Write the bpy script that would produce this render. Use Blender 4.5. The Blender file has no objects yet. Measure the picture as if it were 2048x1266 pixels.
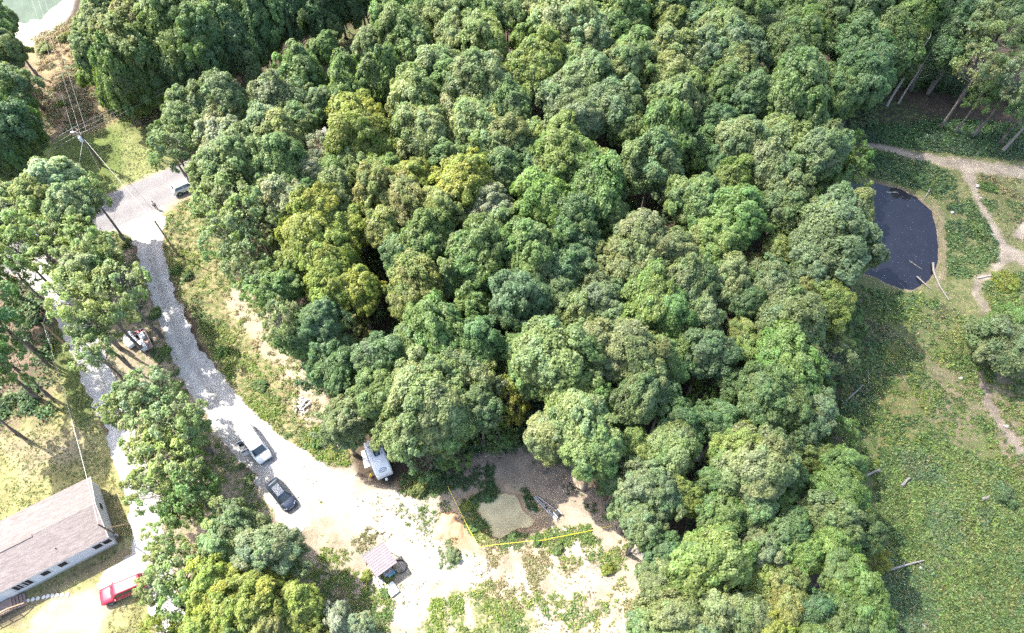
import bpy, math, random
import numpy as np
from mathutils import Vector, Matrix

# ------------------------------------------------------------------ camera, sky, sun, exposure
SC = bpy.context.scene
COL = SC.collection
CAM_H, PITCH, FPX = 85.0, math.radians(58.5), 1447.0
cam = bpy.data.cameras.new('camera')
cam.sensor_width = 36.0
cam.lens = 18.0 * FPX / 1024.0
cam.clip_end = 3000.0
cam_o = bpy.data.objects.new('camera', cam)
cam_o.location = (0, 0, CAM_H)
cam_o.rotation_euler = (math.radians(90) - PITCH, 0, 0)
COL.objects.link(cam_o)
SC.camera = cam_o

SUN_EL = math.radians(53)
SUN_DIR = Vector((-math.cos(math.radians(28.5)) * math.cos(SUN_EL), math.sin(math.radians(28.5)) * math.cos(SUN_EL), math.sin(SUN_EL)))
world = bpy.data.worlds.new('World')
SC.world = world
world.use_nodes = True
nt = world.node_tree
nt.nodes.clear()
sky = nt.nodes.new('ShaderNodeTexSky')
sky.sky_type = 'NISHITA'
sky.sun_disc = False
sky.dust_density = 3.0
sky.ozone_density = 0.6
sky.sun_elevation = SUN_EL
sky.sun_rotation = math.atan2(SUN_DIR.x, SUN_DIR.y)
bg = nt.nodes.new('ShaderNodeBackground')
bg.inputs[1].default_value = 0.15
wo = nt.nodes.new('ShaderNodeOutputWorld')
nt.links.new(sky.outputs[0], bg.inputs[0])
nt.links.new(bg.outputs[0], wo.inputs[0])
sun = bpy.data.lights.new('sun', 'SUN')
sun.energy = 3.1
sun.angle = math.radians(0.5)
sun.color = (1.0, 0.96, 0.88)
sun_o = bpy.data.objects.new('sun', sun)
sun_o.rotation_euler = SUN_DIR.to_track_quat('Z', 'Y').to_euler()
sun_o.location = (-60, 40, 150)
COL.objects.link(sun_o)
SC.view_settings.view_transform = 'Standard'
SC.view_settings.look = 'None'
SC.view_settings.gamma = 1.0
SC.view_settings.use_curve_mapping = False
SC.view_settings.exposure = 2.2
SC.render.engine = 'CYCLES'
SC.cycles.use_denoising = False
SC.cycles.max_bounces = 6
SC.cycles.sample_clamp_indirect = 1.5
SC.cycles.caustics_reflective = False
SC.cycles.caustics_refractive = False
SC.cycles.transparent_max_bounces = 32

# ------------------------------------------------------------------ helpers
R_ = random.Random(7)
RNG = np.random.default_rng(11)
_fw = np.array([0, math.cos(PITCH), -math.sin(PITCH)])
_up = np.array([0, math.sin(PITCH), math.cos(PITCH)])

def at(px, py, z=0.0):
    """the point of the place, at height z, that the photograph shows at pixel (px, py) of 2048 x 1266"""
    d = _fw + np.array([1.0, 0, 0]) * ((px - 1024) / FPX) - _up * ((py - 633) / FPX)
    t = (CAM_H - z) / -d[2]
    return np.array([0, 0, CAM_H]) + d * t

def depth_at(y, z):
    return y * _fw[1] + (z - CAM_H) * _fw[2]

def poly(pts):
    return np.array([at(a, b)[:2] for a, b in pts])

def vnoise(x, y, seed=0):
    xi = np.floor(x).astype(np.int64); yi = np.floor(y).astype(np.int64)
    fx = x - xi; fy = y - yi
    fx = fx * fx * (3 - 2 * fx); fy = fy * fy * (3 - 2 * fy)
    def h(a, b):
        n = (a * 374761393 + b * 668265263 + seed * 974711) & 0x7fffffff
        n = ((n ^ (n >> 13)) * 1274126177) & 0x7fffffff
        return ((n ^ (n >> 16)) & 0xffff) / 65535.0
    return (h(xi, yi) * (1 - fx) + h(xi + 1, yi) * fx) * (1 - fy) + (h(xi, yi + 1) * (1 - fx) + h(xi + 1, yi + 1) * fx) * fy

def fbm(x, y, scale, seed=0, octs=4):
    s = 0.0; a = 0.5; f = 1.0 / scale
    for i in range(octs):
        s = s + a * vnoise(x * f + 31.7 * i, y * f - 17.3 * i, seed + i)
        a *= 0.5; f *= 2.03
    return s / (1 - 0.5 ** octs)

def sdist(P, x, y):
    """signed distance to polygon P, positive inside"""
    d2 = np.full(np.shape(x), 1e12); ins = np.zeros(np.shape(x), bool)
    n = len(P)
    for i in range(n):
        ax, ay = P[i]; bx, by = P[(i + 1) % n]
        ex, ey = bx - ax, by - ay
        wx, wy = x - ax, y - ay
        t = np.clip((wx * ex + wy * ey) / (ex * ex + ey * ey + 1e-12), 0, 1)
        d2 = np.minimum(d2, (wx - ex * t) ** 2 + (wy - ey * t) ** 2)
        c = (ay > y) != (by > y)
        with np.errstate(divide='ignore', invalid='ignore'):
            xs = ax + (y - ay) * ex / (ey if abs(ey) > 1e-12 else 1e-12)
        ins ^= c & (x < xs)
    d = np.sqrt(d2)
    return np.where(ins, d, -d)

def path_field(pts, x, y):
    """pts: (x, y, halfwidth): halfwidth minus distance, positive on the path"""
    best = np.full(np.shape(x), -1e9)
    for (ax, ay, aw), (bx, by, bw) in zip(pts[:-1], pts[1:]):
        ex, ey = bx - ax, by - ay
        t = np.clip(((x - ax) * ex + (y - ay) * ey) / (ex * ex + ey * ey + 1e-12), 0, 1)
        d = np.sqrt((x - ax - ex * t) ** 2 + (y - ay - ey * t) ** 2)
        best = np.maximum(best, aw + (bw - aw) * t - d)
    return best

def ppath(pts):
    out = []
    for px, py, w in pts:
        a = at(px - w / 2, py); b = at(px + w / 2, py)
        c = at(px, py)
        out.append((c[0], c[1], abs(b[0] - a[0]) / 2))
    return out

def sstep(a, b, v):
    t = np.clip((v - a) / (b - a), 0, 1)
    return t * t * (3 - 2 * t)

def tag(o, label=None, cat=None, group=None, kind=None):
    if label: o['label'] = label
    if cat: o['category'] = cat
    if group: o['group'] = group
    if kind: o['kind'] = kind
    return o

def empty(name, loc=(0, 0, 0), rz=0.0, label=None, cat=None, group=None):
    o = bpy.data.objects.new(name, None)
    o.empty_display_size = 0.3
    COL.objects.link(o)
    o.location = loc
    o.rotation_euler = (0, 0, rz)
    return tag(o, label, cat, group)

def np_mesh(name, V, faces, mats, tint=None, smooth=False, matidx=None):
    """V (n,3); faces (m,k) constant k"""
    me = bpy.data.meshes.new(name)
    V = np.ascontiguousarray(V, dtype=np.float32); faces = np.ascontiguousarray(faces, dtype=np.int32)
    m, k = faces.shape
    me.vertices.add(len(V)); me.vertices.foreach_set('co', V.ravel())
    me.loops.add(m * k); me.loops.foreach_set('vertex_index', faces.ravel())
    me.polygons.add(m)
    me.polygons.foreach_set('loop_start', np.arange(0, m * k, k, dtype=np.int32))
    me.polygons.foreach_set('loop_total', np.full(m, k, dtype=np.int32))
    if smooth: me.polygons.foreach_set('use_smooth', np.ones(m, dtype=bool))
    for mt in (mats if isinstance(mats, (list, tuple)) else [mats]): me.materials.append(mt)
    if matidx is not None: me.polygons.foreach_set('material_index', np.ascontiguousarray(matidx, dtype=np.int32))
    if tint is not None:
        a = me.attributes.new('tint', 'FLOAT_COLOR', 'POINT')
        T = np.ones((len(V), 4), dtype=np.float32); T[:, :3] = tint
        a.data.foreach_set('color', T.ravel())
    me.update(calc_edges=True)
    me.validate()
    return me

def link(name, me, parent=None):
    o = bpy.data.objects.new(name, me)
    COL.objects.link(o)
    if parent is not None: o.parent = parent
    return o

class MB:
    """collects shapes into ONE mesh object"""
    def __init__(self): self.v = []; self.f = []; self.sm = []
    def add(self, vs, fs, smooth=False):
        b = len(self.v)
        self.v += [tuple(map(float, q)) for q in vs]
        for f in fs: self.f.append([b + i for i in f]); self.sm.append(smooth)
        return self
    def box(self, c, s, rz=0.0, rx=0.0, ry=0.0):
        M = Matrix.Translation(c) @ Matrix.Rotation(rz, 4, 'Z') @ Matrix.Rotation(ry, 4, 'Y') @ Matrix.Rotation(rx, 4, 'X')
        vs = [M @ Vector((s[0] / 2 * a, s[1] / 2 * b, s[2] / 2 * d)) for a in (-1, 1) for b in (-1, 1) for d in (-1, 1)]
        return self.add(vs, [(0, 1, 3, 2), (4, 6, 7, 5), (0, 4, 5, 1), (2, 3, 7, 6), (0, 2, 6, 4), (1, 5, 7, 3)])
    def tube(self, pts, rad, n=8, cap=True):
        pts = [Vector(p) for p in pts]
        if not isinstance(rad, (list, tuple)): rad = [rad] * len(pts)
        vs = []; fs = []
        for i, p in enumerate(pts):
            t = (pts[min(i + 1, len(pts) - 1)] - pts[max(i - 1, 0)])
            if t.length < 1e-9: t = Vector((0, 0, 1))
            t.normalize()
            a = t.cross(Vector((0, 0, 1)) if abs(t.z) < .95 else Vector((1, 0, 0))).normalized(); b = t.cross(a)
            for k in range(n):
                g = 2 * math.pi * k / n
                vs.append(p + (a * math.cos(g) + b * math.sin(g)) * rad[i])
        for i in range(len(pts) - 1):
            for k in range(n):
                fs.append((i * n + k, i * n + (k + 1) % n, (i + 1) * n + (k + 1) % n, (i + 1) * n + k))
        self.add(vs, fs, True)
        if cap:
            self.add(vs[:n], [tuple(range(n))]); self.add(vs[-n:], [tuple(reversed(range(n)))])
        return self
    def lathe(self, prof, c, n=16, axis='Z'):
        vs = []; fs = []
        for r, h in prof:
            for k in range(n):
                g = 2 * math.pi * k / n
                q = (r * math.cos(g), r * math.sin(g), h)
                if axis == 'Y': q = (q[0], q[2], q[1])
                if axis == 'X': q = (q[2], q[0], q[1])
                vs.append((q[0] + c[0], q[1] + c[1], q[2] + c[2]))
        for i in range(len(prof) - 1):
            for k in range(n):
                fs.append((i * n + k, i * n + (k + 1) % n, (i + 1) * n + (k + 1) % n, (i + 1) * n + k))
        return self.add(vs, fs, True)
    def loft(self, rings, caps=(True, True), smooth=True):
        n = len(rings[0]); vs = [q for r in rings for q in r]; fs = []
        for i in range(len(rings) - 1):
            for k in range(n):
                fs.append((i * n + k, i * n + (k + 1) % n, (i + 1) * n + (k + 1) % n, (i + 1) * n + k))
        self.add(vs, fs, smooth)
        if caps[0]: self.add(rings[0], [tuple(reversed(range(n)))])
        if caps[1]: self.add(rings[-1], [tuple(range(n))])
        return self
    def panel(self, q, th=0.012):
        """quad with thickness, outward normal by corner order"""
        a, b, c, d = [Vector(x) for x in q]
        n = (b - a).cross(d - a).normalized() * th
        vs = [a, b, c, d, a + n, b + n, c + n, d + n]
        return self.add(vs, [(3, 2, 1, 0), (4, 5, 6, 7), (0, 1, 5, 4), (1, 2, 6, 5), (2, 3, 7, 6), (3, 0, 4, 7)])
    def build(self, name, mat, parent=None, bevel=0.0, fixn=True):
        me = bpy.data.meshes.new(name)
        me.from_pydata(self.v, [], self.f)
        me.polygons.foreach_set('use_smooth', self.sm)
        me.materials.append(mat)
        me.update()
        o = link(name, me, parent)
        if bevel:
            md = o.modifiers.new('bevel', 'BEVEL'); md.width = bevel; md.segments = 2; md.limit_method = 'ANGLE'
        return o

# ------------------------------------------------------------------ materials
def mat_new(name):
    m = bpy.data.materials.new(name); m.use_nodes = True
    n = m.node_tree; n.nodes.clear()
    out = n.nodes.new('ShaderNodeOutputMaterial')
    return m, n, out

def simple(name, col, rough=0.6, metal=0.0, spec=0.5, grime=0.18, scale=3.0, coat=0.0):
    m, n, out = mat_new(name)
    b = n.nodes.new('ShaderNodeBsdfPrincipled')
    b.inputs['Roughness'].default_value = rough; b.inputs['Metallic'].default_value = metal
    b.inputs['Specular IOR Level'].default_value = spec; b.inputs['Coat Weight'].default_value = coat
    tc = n.nodes.new('ShaderNodeTexCoord'); ns = n.nodes.new('ShaderNodeTexNoise')
    ns.inputs['Scale'].default_value = scale; ns.inputs['Detail'].default_value = 6; ns.inputs['Roughness'].default_value = .65
    n.links.new(tc.outputs['Object'], ns.inputs['Vector'])
    rp = n.nodes.new('ShaderNodeValToRGB')
    rp.color_ramp.elements[0].position = .3; rp.color_ramp.elements[1].position = .7
    c = np.array(col)
    rp.color_ramp.elements[0].color = (*(c * (1 - grime)), 1); rp.color_ramp.elements[1].color = (*np.minimum(c * (1 + grime * .6), .95), 1)
    n.links.new(ns.outputs['Fac'], rp.inputs['Fac']); n.links.new(rp.outputs['Color'], b.inputs['Base Color'])
    n.links.new(b.outputs[0], out.inputs[0])
    return m

def foliage_mat(name, trans=0.48, rough=0.5):
    """leaf colour = the plant's own colour (object colour) times each leaf's tint"""
    m, n, out = mat_new(name)
    oi = n.nodes.new('ShaderNodeObjectInfo'); at_ = n.nodes.new('ShaderNodeAttribute'); at_.attribute_name = 'tint'
    mx = n.nodes.new('ShaderNodeMix'); mx.data_type = 'RGBA'; mx.blend_type = 'MULTIPLY'; mx.inputs['Factor'].default_value = 1
    n.links.new(oi.outputs['Color'], mx.inputs['A']); n.links.new(at_.outputs['Color'], mx.inputs['B'])
    b = n.nodes.new('ShaderNodeBsdfPrincipled'); b.inputs['Roughness'].default_value = rough
    b.inputs['Specular IOR Level'].default_value = 0.5
    t = n.nodes.new('ShaderNodeBsdfTranslucent')
    mt = n.nodes.new('ShaderNodeMix'); mt.data_type = 'RGBA'; mt.blend_type = 'MULTIPLY'; mt.inputs['Factor'].default_value = 1
    mt.inputs['B'].default_value = (1.25, 1.35, .55, 1)
    n.links.new(mx.outputs['Result'], mt.inputs['A']); n.links.new(mt.outputs['Result'], t.inputs['Color'])
    n.links.new(mx.outputs['Result'], b.inputs['Base Color'])
    s = n.nodes.new('ShaderNodeMixShader'); s.inputs[0].default_value = trans
    n.links.new(b.outputs[0], s.inputs[1]); n.links.new(t.outputs[0], s.inputs[2]); n.links.new(s.outputs[0], out.inputs[0])
    return m

def ground_mat(name, fine=9.0, amount=0.5, bump=0.25, veg=True):
    m, n, out = mat_new(name)
    L = n.links.new
    a = n.nodes.new('ShaderNodeAttribute'); a.attribute_name = 'tint'
    v = n.nodes.new('ShaderNodeAttribute'); v.attribute_name = 'veg'
    tc = n.nodes.new('ShaderNodeTexCoord')
    def noise(sc, det=5, ro=.6):
        q = n.nodes.new('ShaderNodeTexNoise'); q.inputs['Scale'].default_value = sc; q.inputs['Detail'].default_value = det
        q.inputs['Roughness'].default_value = ro; L(tc.outputs['Object'], q.inputs['Vector']); return q
    def mr(src, a0, a1, b0, b1):
        q = n.nodes.new('ShaderNodeMapRange'); q.inputs['From Min'].default_value = a0; q.inputs['From Max'].default_value = a1
        q.inputs['To Min'].default_value = b0; q.inputs['To Max'].default_value = b1; L(src, q.inputs['Value']); return q
    n1 = noise(.45, 6); n2 = noise(fine, 4, .7); n3 = noise(1.6, 5)
    m1 = mr(n1.outputs['Fac'], .3, .7, 1 - amount * .45, 1 + amount * .45)
    m2 = mr(n2.outputs['Fac'], .25, .75, 1 - amount * .7, 1 + amount * .5)
    mu = n.nodes.new('ShaderNodeMath'); mu.operation = 'MULTIPLY'; L(m1.outputs[0], mu.inputs[0]); L(m2.outputs[0], mu.inputs[1])
    mx = n.nodes.new('ShaderNodeVectorMath'); mx.operation = 'SCALE'; L(a.outputs['Color'], mx.inputs[0]); L(mu.outputs[0], mx.inputs['Scale'])
    col = mx.outputs[0]
    if veg:
        # low green growth where 'veg' is high and the noise peaks
        ad = n.nodes.new('ShaderNodeMath'); ad.operation = 'SUBTRACT'; L(n3.outputs['Fac'], ad.inputs[0])
        iv = mr(v.outputs['Fac'], 0, 1, .78, .22); L(iv.outputs[0], ad.inputs[1])
        th = mr(ad.outputs[0], -.03, .07, 0, .85)
        gr = n.nodes.new('ShaderNodeValToRGB')
        e = gr.color_ramp.elements; e[0].position = .3; e[0].color = (.035, .06, .018, 1); e[1].position = .7; e[1].color = (.13, .15, .05, 1)
        L(n2.outputs['Fac'], gr.inputs['Fac'])
        mm = n.nodes.new('ShaderNodeMix'); mm.data_type = 'RGBA'
        L(th.outputs[0], mm.inputs['Factor']); L(col, mm.inputs['A']); L(gr.outputs['Color'], mm.inputs['B']); col = mm.outputs['Result']
    b = n.nodes.new('ShaderNodeBsdfPrincipled'); b.inputs['Roughness'].default_value = .9; b.inputs['Specular IOR Level'].default_value = .2
    L(col, b.inputs['Base Color'])
    bp = n.nodes.new('ShaderNodeBump'); bp.inputs['Strength'].default_value = bump; bp.inputs['Distance'].default_value = .12
    L(n2.outputs['Fac'], bp.inputs['Height']); L(bp.outputs[0], b.inputs['Normal'])
    L(b.outputs[0], out.inputs[0])
    return m

def water_mat(name, col, rough, spec=.5):
    m, n, out = mat_new(name)
    b = n.nodes.new('ShaderNodeBsdfPrincipled'); b.inputs['Roughness'].default_value = rough; b.inputs['Specular IOR Level'].default_value = spec
    tc = n.nodes.new('ShaderNodeTexCoord'); ns = n.nodes.new('ShaderNodeTexNoise'); ns.inputs['Scale'].default_value = .5; ns.inputs['Detail'].default_value = 4
    n.links.new(tc.outputs['Object'], ns.inputs['Vector'])
    rp = n.nodes.new('ShaderNodeValToRGB'); c = np.array(col)
    rp.color_ramp.elements[0].position = .35; rp.color_ramp.elements[1].position = .65
    rp.color_ramp.elements[0].color = (*(c * .82), 1); rp.color_ramp.elements[1].color = (*(c * 1.12), 1)
    n.links.new(ns.outputs['Fac'], rp.inputs['Fac']); n.links.new(rp.outputs['Color'], b.inputs['Base Color'])
    w = n.nodes.new('ShaderNodeTexNoise'); w.inputs['Scale'].default_value = 2.2; w.inputs['Detail'].default_value = 3
    n.links.new(tc.outputs['Object'], w.inputs['Vector'])
    bp = n.nodes.new('ShaderNodeBump'); bp.inputs['Strength'].default_value = .06; bp.inputs['Distance'].default_value = .05
    n.links.new(w.outputs['Fac'], bp.inputs['Height']); n.links.new(bp.outputs[0], b.inputs['Normal'])
    n.links.new(b.outputs[0], out.inputs[0])
    return m

M = dict(
    leaf=foliage_mat('leaf'), weed=foliage_mat('weed', .25, .6),
    bark=simple('bark', (.16, .135, .115), .9, grime=.4, scale=4), palebark=simple('pale_bark', (.33, .31, .28), .9, grime=.35, scale=4),
    deadwood=simple('dead_wood', (.22, .20, .175), .85, grime=.4, scale=5), polewood=simple('pole_wood', (.13, .10, .075), .85, grime=.35, scale=4),
    tanwood=simple('tan_wood', (.34, .24, .14), .8, grime=.3, scale=4), deckwood=simple('deck_wood', (.27, .19, .16), .8, grime=.3, scale=3),
    ground=ground_mat('ground', 7.0, .72, .5), gravel=ground_mat('gravel', 10.0, .36, .12), asphalt=ground_mat('asphalt', 16.0, .22, .12, False),
    murky=water_mat('murky_water', (.46, .40, .235), .5, .12), darkwater=water_mat('dark_water', (.011, .012, .018), .03, .40), greenwater=water_mat('green_water', (.055, .08, .048), .25, .2),
    whitepaint=simple('white_paint', (.66, .67, .68), .35, grime=.07, coat=.4), siding=simple('siding', (.55, .57, .59), .55, grime=.08, scale=1.5),
    trim=simple('white_trim', (.62, .62, .62), .5, grime=.05), glass=simple('dark_glass', (.025, .035, .04), .06, spec=.6, grime=.1),
    winglass=simple('window_glass', (.03, .025, .028), .12, spec=.5, grime=.2),
    black=simple('black_plastic', (.02, .02, .022), .5), tyre=simple('tyre', (.022, .022, .022), .85), rim=simple('rim', (.45, .45, .46), .3, .8),
    darkblue=simple('dark_blue_paint', (.018, .026, .045), .22, .3, grime=.15, coat=.8), redpaint=simple('red_paint', (.36, .010, .035), .42, .0, spec=.35, grime=.1, coat=.25),
    silver=simple('silver', (.50, .51, .53), .35, .8), galv=simple('galvanised', (.36, .37, .38), .5, .5, grime=.25), lens=simple('lamp_lens', (.75, .76, .78), .15, spec=.6, grime=.05),
    redlens=simple('red_lens', (.35, .01, .01), .2), tan=simple('tan_trim', (.42, .34, .26), .5),
    shingle=None, sunglass=simple('sunroof_glass', (.10, .13, .16), .3, spec=.3, grime=.05), metalroof=simple('brown_metal_roof', (.22, .185, .19), .38, .25, grime=.12, scale=1.2), yellow=simple('yellow', (.75, .60, .03), .5, grime=.05),
    stone=simple('stone', (.48, .47, .44), .85, grime=.2, scale=8), rock=simple('pale_rock', (.33, .32, .29), .85, grime=.25, scale=6),
    blue=simple('blue_plastic', (.10, .22, .28), .4), wire=simple('wire', (.42, .42, .42), .4, .5), guy=simple('guy_strand', (.5, .5, .46), .4, .3), cloth=simple('shirt', (.55, .55, .58), .9),
    trousers=simple('trousers', (.03, .03, .04), .9), skin=simple('skin', (.42, .26, .19), .6), hair=simple('hair', (.03, .02, .015), .7),
    red=simple('red_plastic', (.40, .02, .03), .4), boards=simple('weathered_white_boards', (.42, .40, .37), .8, grime=.25, scale=5),
    concrete=simple('concrete', (.40, .37, .34), .9, grime=.2), clay=simple('clay', (.42, .26, .15), .95, grime=.25, scale=2.5),
    brush=simple('brush_twigs', (.22, .15, .10), .9, grime=.4, scale=5), porcelain=simple('insulator', (.6, .6, .6), .3), mat=simple('pale_mat', (.62, .62, .62), .9, grime=.1),
)

# ------------------------------------------------------------------ ground and water
POND1 = poly([(952, 1017), (962, 1004), (982, 1000), (990, 989), (1010, 984), (1030, 990), (1040, 1005), (1043, 1019), (1052, 1028), (1066, 1036), (1070, 1046), (1055, 1053), (1036, 1055), (1020, 1065), (1000, 1076), (985, 1070), (978, 1052), (962, 1037)])
POND2 = poly([(1660, 350), (1700, 356), (1728, 362), (1765, 366), (1805, 376), (1840, 394), (1864, 420), (1876, 460), (1879, 505), (1872, 542), (1852, 566), (1820, 579), (1790, 571), (1760, 556), (1735, 546), (1690, 540), (1650, 470)])
POND3 = poly([(-140, -60), (135, -60), (128, -5), (112, 8), (94, 20), (82, 38), (60, 36), (50, 47), (34, 40), (20, 22), (-60, 10)])

def lin(a, b, c): return np.array([a, b, c])
LITTER = lin(.062, .046, .032); SAND = lin(.31, .255, .185); PALE = lin(.35, .315, .265); GRASS = lin(.105, .135, .035); DRYGRASS = lin(.26, .23, .10)
SOIL = lin(.17, .125, .09); CLEAR = lin(.125, .115, .058); STRAW = lin(.20, .16, .085); DARKSOIL = lin(.045, .04, .03); CLAY = lin(.28, .17, .10); PINK = lin(.26, .215, .17)
# (polygon in the photograph's pixels, colour, edge softness m, strength, low-growth amount, noise m)
PAINT = [
    ([(-150, 480), (-150, 360), (0, 372), (60, 345), (95, 285), (140, 235), (240, 190), (330, 225), (345, 335), (212, 390)], GRASS, 1.0, 1, .45, 1.0),
    ([(230, 255), (330, 235), (345, 335), (212, 392), (235, 330)], lin(.18, .185, .075), 1.5, .8, .3, 1.5),
    ([(40, 110), (60, 80), (150, 50), (185, 130), (262, 232), (170, 268), (95, 275), (75, 200)], STRAW, 1.2, 1, .2, 1.5),
    ([(30, 100), (130, 190), (190, 250), (110, 280), (80, 220)], SOIL, 1.5, .7, .25, 1.5),
    ([(-200, -80), (180, -80), (140, 30), (120, 58), (85, 78), (45, 97), (22, 88), (-60, 40)], PALE * 1.15, .8, 1, 0, .6),
    ([(430, 235), (480, 180), (600, 100), (760, 20), (760, 70), (640, 150), (520, 235)], lin(.075, .075, .032), 1.0, 1, .4, 1.0),  # strip colour darkened to stand in for the far wood's shadow
    ([(-200, 1400), (-200, 760), (0, 800), (70, 750), (115, 650), (165, 700), (205, 830), (250, 960), (285, 1080), (320, 1266), (320, 1400)], lin(.22, .20, .085), 1.0, 1, .42, 1.2),
    ([(-100, 600), (0, 560), (70, 600), (110, 680), (120, 780), (60, 860), (-100, 900)], SOIL * .9, 2.0, .8, .35, 1.5),
    ([(110, 640), (150, 660), (195, 800), (170, 870), (120, 760), (95, 690)], lin(.085, .105, .03), 1.0, .9, .6, 1.0),
    ([(-10, 890), (60, 860), (170, 860), (175, 930), (60, 950)], lin(.21, .165, .12), 1.5, .7, .2, 1.5),
    ([(205, 990), (232, 980), (262, 1100), (240, 1130)], lin(.28, .24, .12), .7, .7, .2, .8),
    ([(-60, 1210), (60, 1195), (150, 1140), (260, 1095), (262, 1115), (150, 1165), (40, 1240), (-60, 1266)], SOIL, .8, .7, .1, .7),
    ([(80, 1215), (110, 1195), (150, 1190), (185, 1180), (215, 1215), (190, 1266), (100, 1266), (60, 1250)], PALE * .9, .8, 1, 0, 1.0),
    ([(40, 1255), (130, 1190), (200, 1175), (245, 1215), (190, 1290), (40, 1290)], SAND * .9, 1.0, .7, .1, 1.2),
    ([(285, 440), (330, 425), (372, 392), (430, 420), (450, 480), (470, 560), (560, 640), (640, 760), (690, 850), (700, 900), (640, 930), (560, 900), (500, 830), (430, 720), (370, 600), (330, 520)], lin(.22, .185, .095), 1.0, 1, .55, 1.2),
    ([(470, 560), (560, 640), (640, 760), (670, 850), (640, 870), (590, 800), (520, 700), (460, 620)], SAND, .8, .9, .2, 1.2),
    ([(585, 815), (640, 820), (665, 850), (620, 870)], lin(.28, .22, .17), .5, .9, 0, .6),
    ([(215, 470), (260, 480), (290, 560), (350, 680), (400, 780), (470, 900), (560, 1010), (600, 1110), (640, 1266), (330, 1400), (300, 1100), (270, 930), (210, 780), (165, 650), (190, 560)], lin(.25, .20, .14), 1.0, 1, .45, 1.5),
    ([(540, 890), (640, 900), (720, 960), (810, 985), (880, 990), (930, 900), (1000, 880), (1060, 885), (1120, 930), (1200, 985), (1250, 1050), (1310, 1110), (1310, 1190), (1280, 1400), (620, 1400), (640, 1180), (600, 1080), (560, 1000)], SAND, 1.0, 1, .16, 1.2),
    ([(560, 910), (650, 930), (740, 985), (850, 1010), (905, 1040), (880, 1100), (960, 1120), (1000, 1150), (920, 1200), (830, 1266), (790, 1240), (800, 1150), (760, 1090), (680, 1030), (600, 985)], PALE, 1.2, .9, .08, 1.2),
    ([(600, 1030), (700, 1060), (730, 1130), (700, 1266), (600, 1266), (600, 1130)], lin(.25, .205, .15), 1.5, .85, .42, 1.5),
    ([(870, 1190), (960, 1175), (1060, 1230), (1080, 1300), (820, 1300)], lin(.24, .21, .10), 1.5, .8, .7, 1.2),
    ([(880, 1020), (915, 1020), (945, 1085), (960, 1105), (900, 1090), (868, 1068)], CLAY, .6, .9, .05, .6),
    ([(960, 1105), (1060, 1090), (1090, 1140), (1000, 1130)], lin(.28, .21, .14), 1.0, .6, .2, 1.0),
    ([(890, 950), (940, 895), (1010, 880), (1070, 890), (1140, 940), (1220, 1000), (1230, 1060), (1120, 1010), (1060, 975), (985, 975), (930, 1000)], lin(.26, .205, .155), 1.2, .85, .12, 1.2),
    ([(1160, 1060), (1240, 1050), (1310, 1110), (1300, 1266), (1160, 1266), (1120, 1160)], lin(.30, .245, .185), 1.5, .6, .25, 1.2),
    ([(905, 990), (930, 990), (1000, 960), (1080, 985), (1115, 1045), (1080, 1080), (985, 1100), (940, 1085)], lin(.30, .22, .14), .8, .8, .35, .8),
    ([(1680, 640), (1690, 560), (1690, 300), (1740, 285), (2300, 300), (2300, 1400), (1780, 1400), (1750, 1150), (1700, 950), (1670, 800)], CLEAR, 1.5, 1, .62, 1.6),
    ([(1690, 590), (1745, 580), (1760, 700), (1740, 800), (1720, 960), (1700, 940), (1670, 800)], lin(.12, .09, .07), 1.5, .75, .35, 1.5),
    ([(1760, 700), (1830, 680), (1830, 900), (1760, 920), (1740, 800)], lin(.16, .13, .05), 2, .7, .5, 1.5),
    ([(1850, 700), (1960, 740), (1980, 860), (1900, 900), (1840, 820)], lin(.18, .14, .10), 2, .6, .45, 1.5),
    ([(1900, 330), (2300, 330), (2300, 720), (1950, 700), (1900, 560)], lin(.15, .145, .065), 2, .8, .45, 1.6),
    ([(1960, 720), (2300, 700), (2300, 960), (2000, 940)], lin(.19, .15, .10), 2, .7, .35, 1.6),
    ([(1860, 1130), (2300, 1100), (2300, 1300), (1900, 1300)], lin(.14, .10, .06), 2, .6, .6, 1.6),
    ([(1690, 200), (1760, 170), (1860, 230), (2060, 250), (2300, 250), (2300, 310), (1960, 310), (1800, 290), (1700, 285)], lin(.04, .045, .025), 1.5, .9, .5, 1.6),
    ([(-260, 470), (0, 466), (212, 386), (345, 330), (390, 395), (260, 452), (0, 565), (-260, 600)], lin(.27, .235, .17), .5, .8, 0, .5),
]
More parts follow.
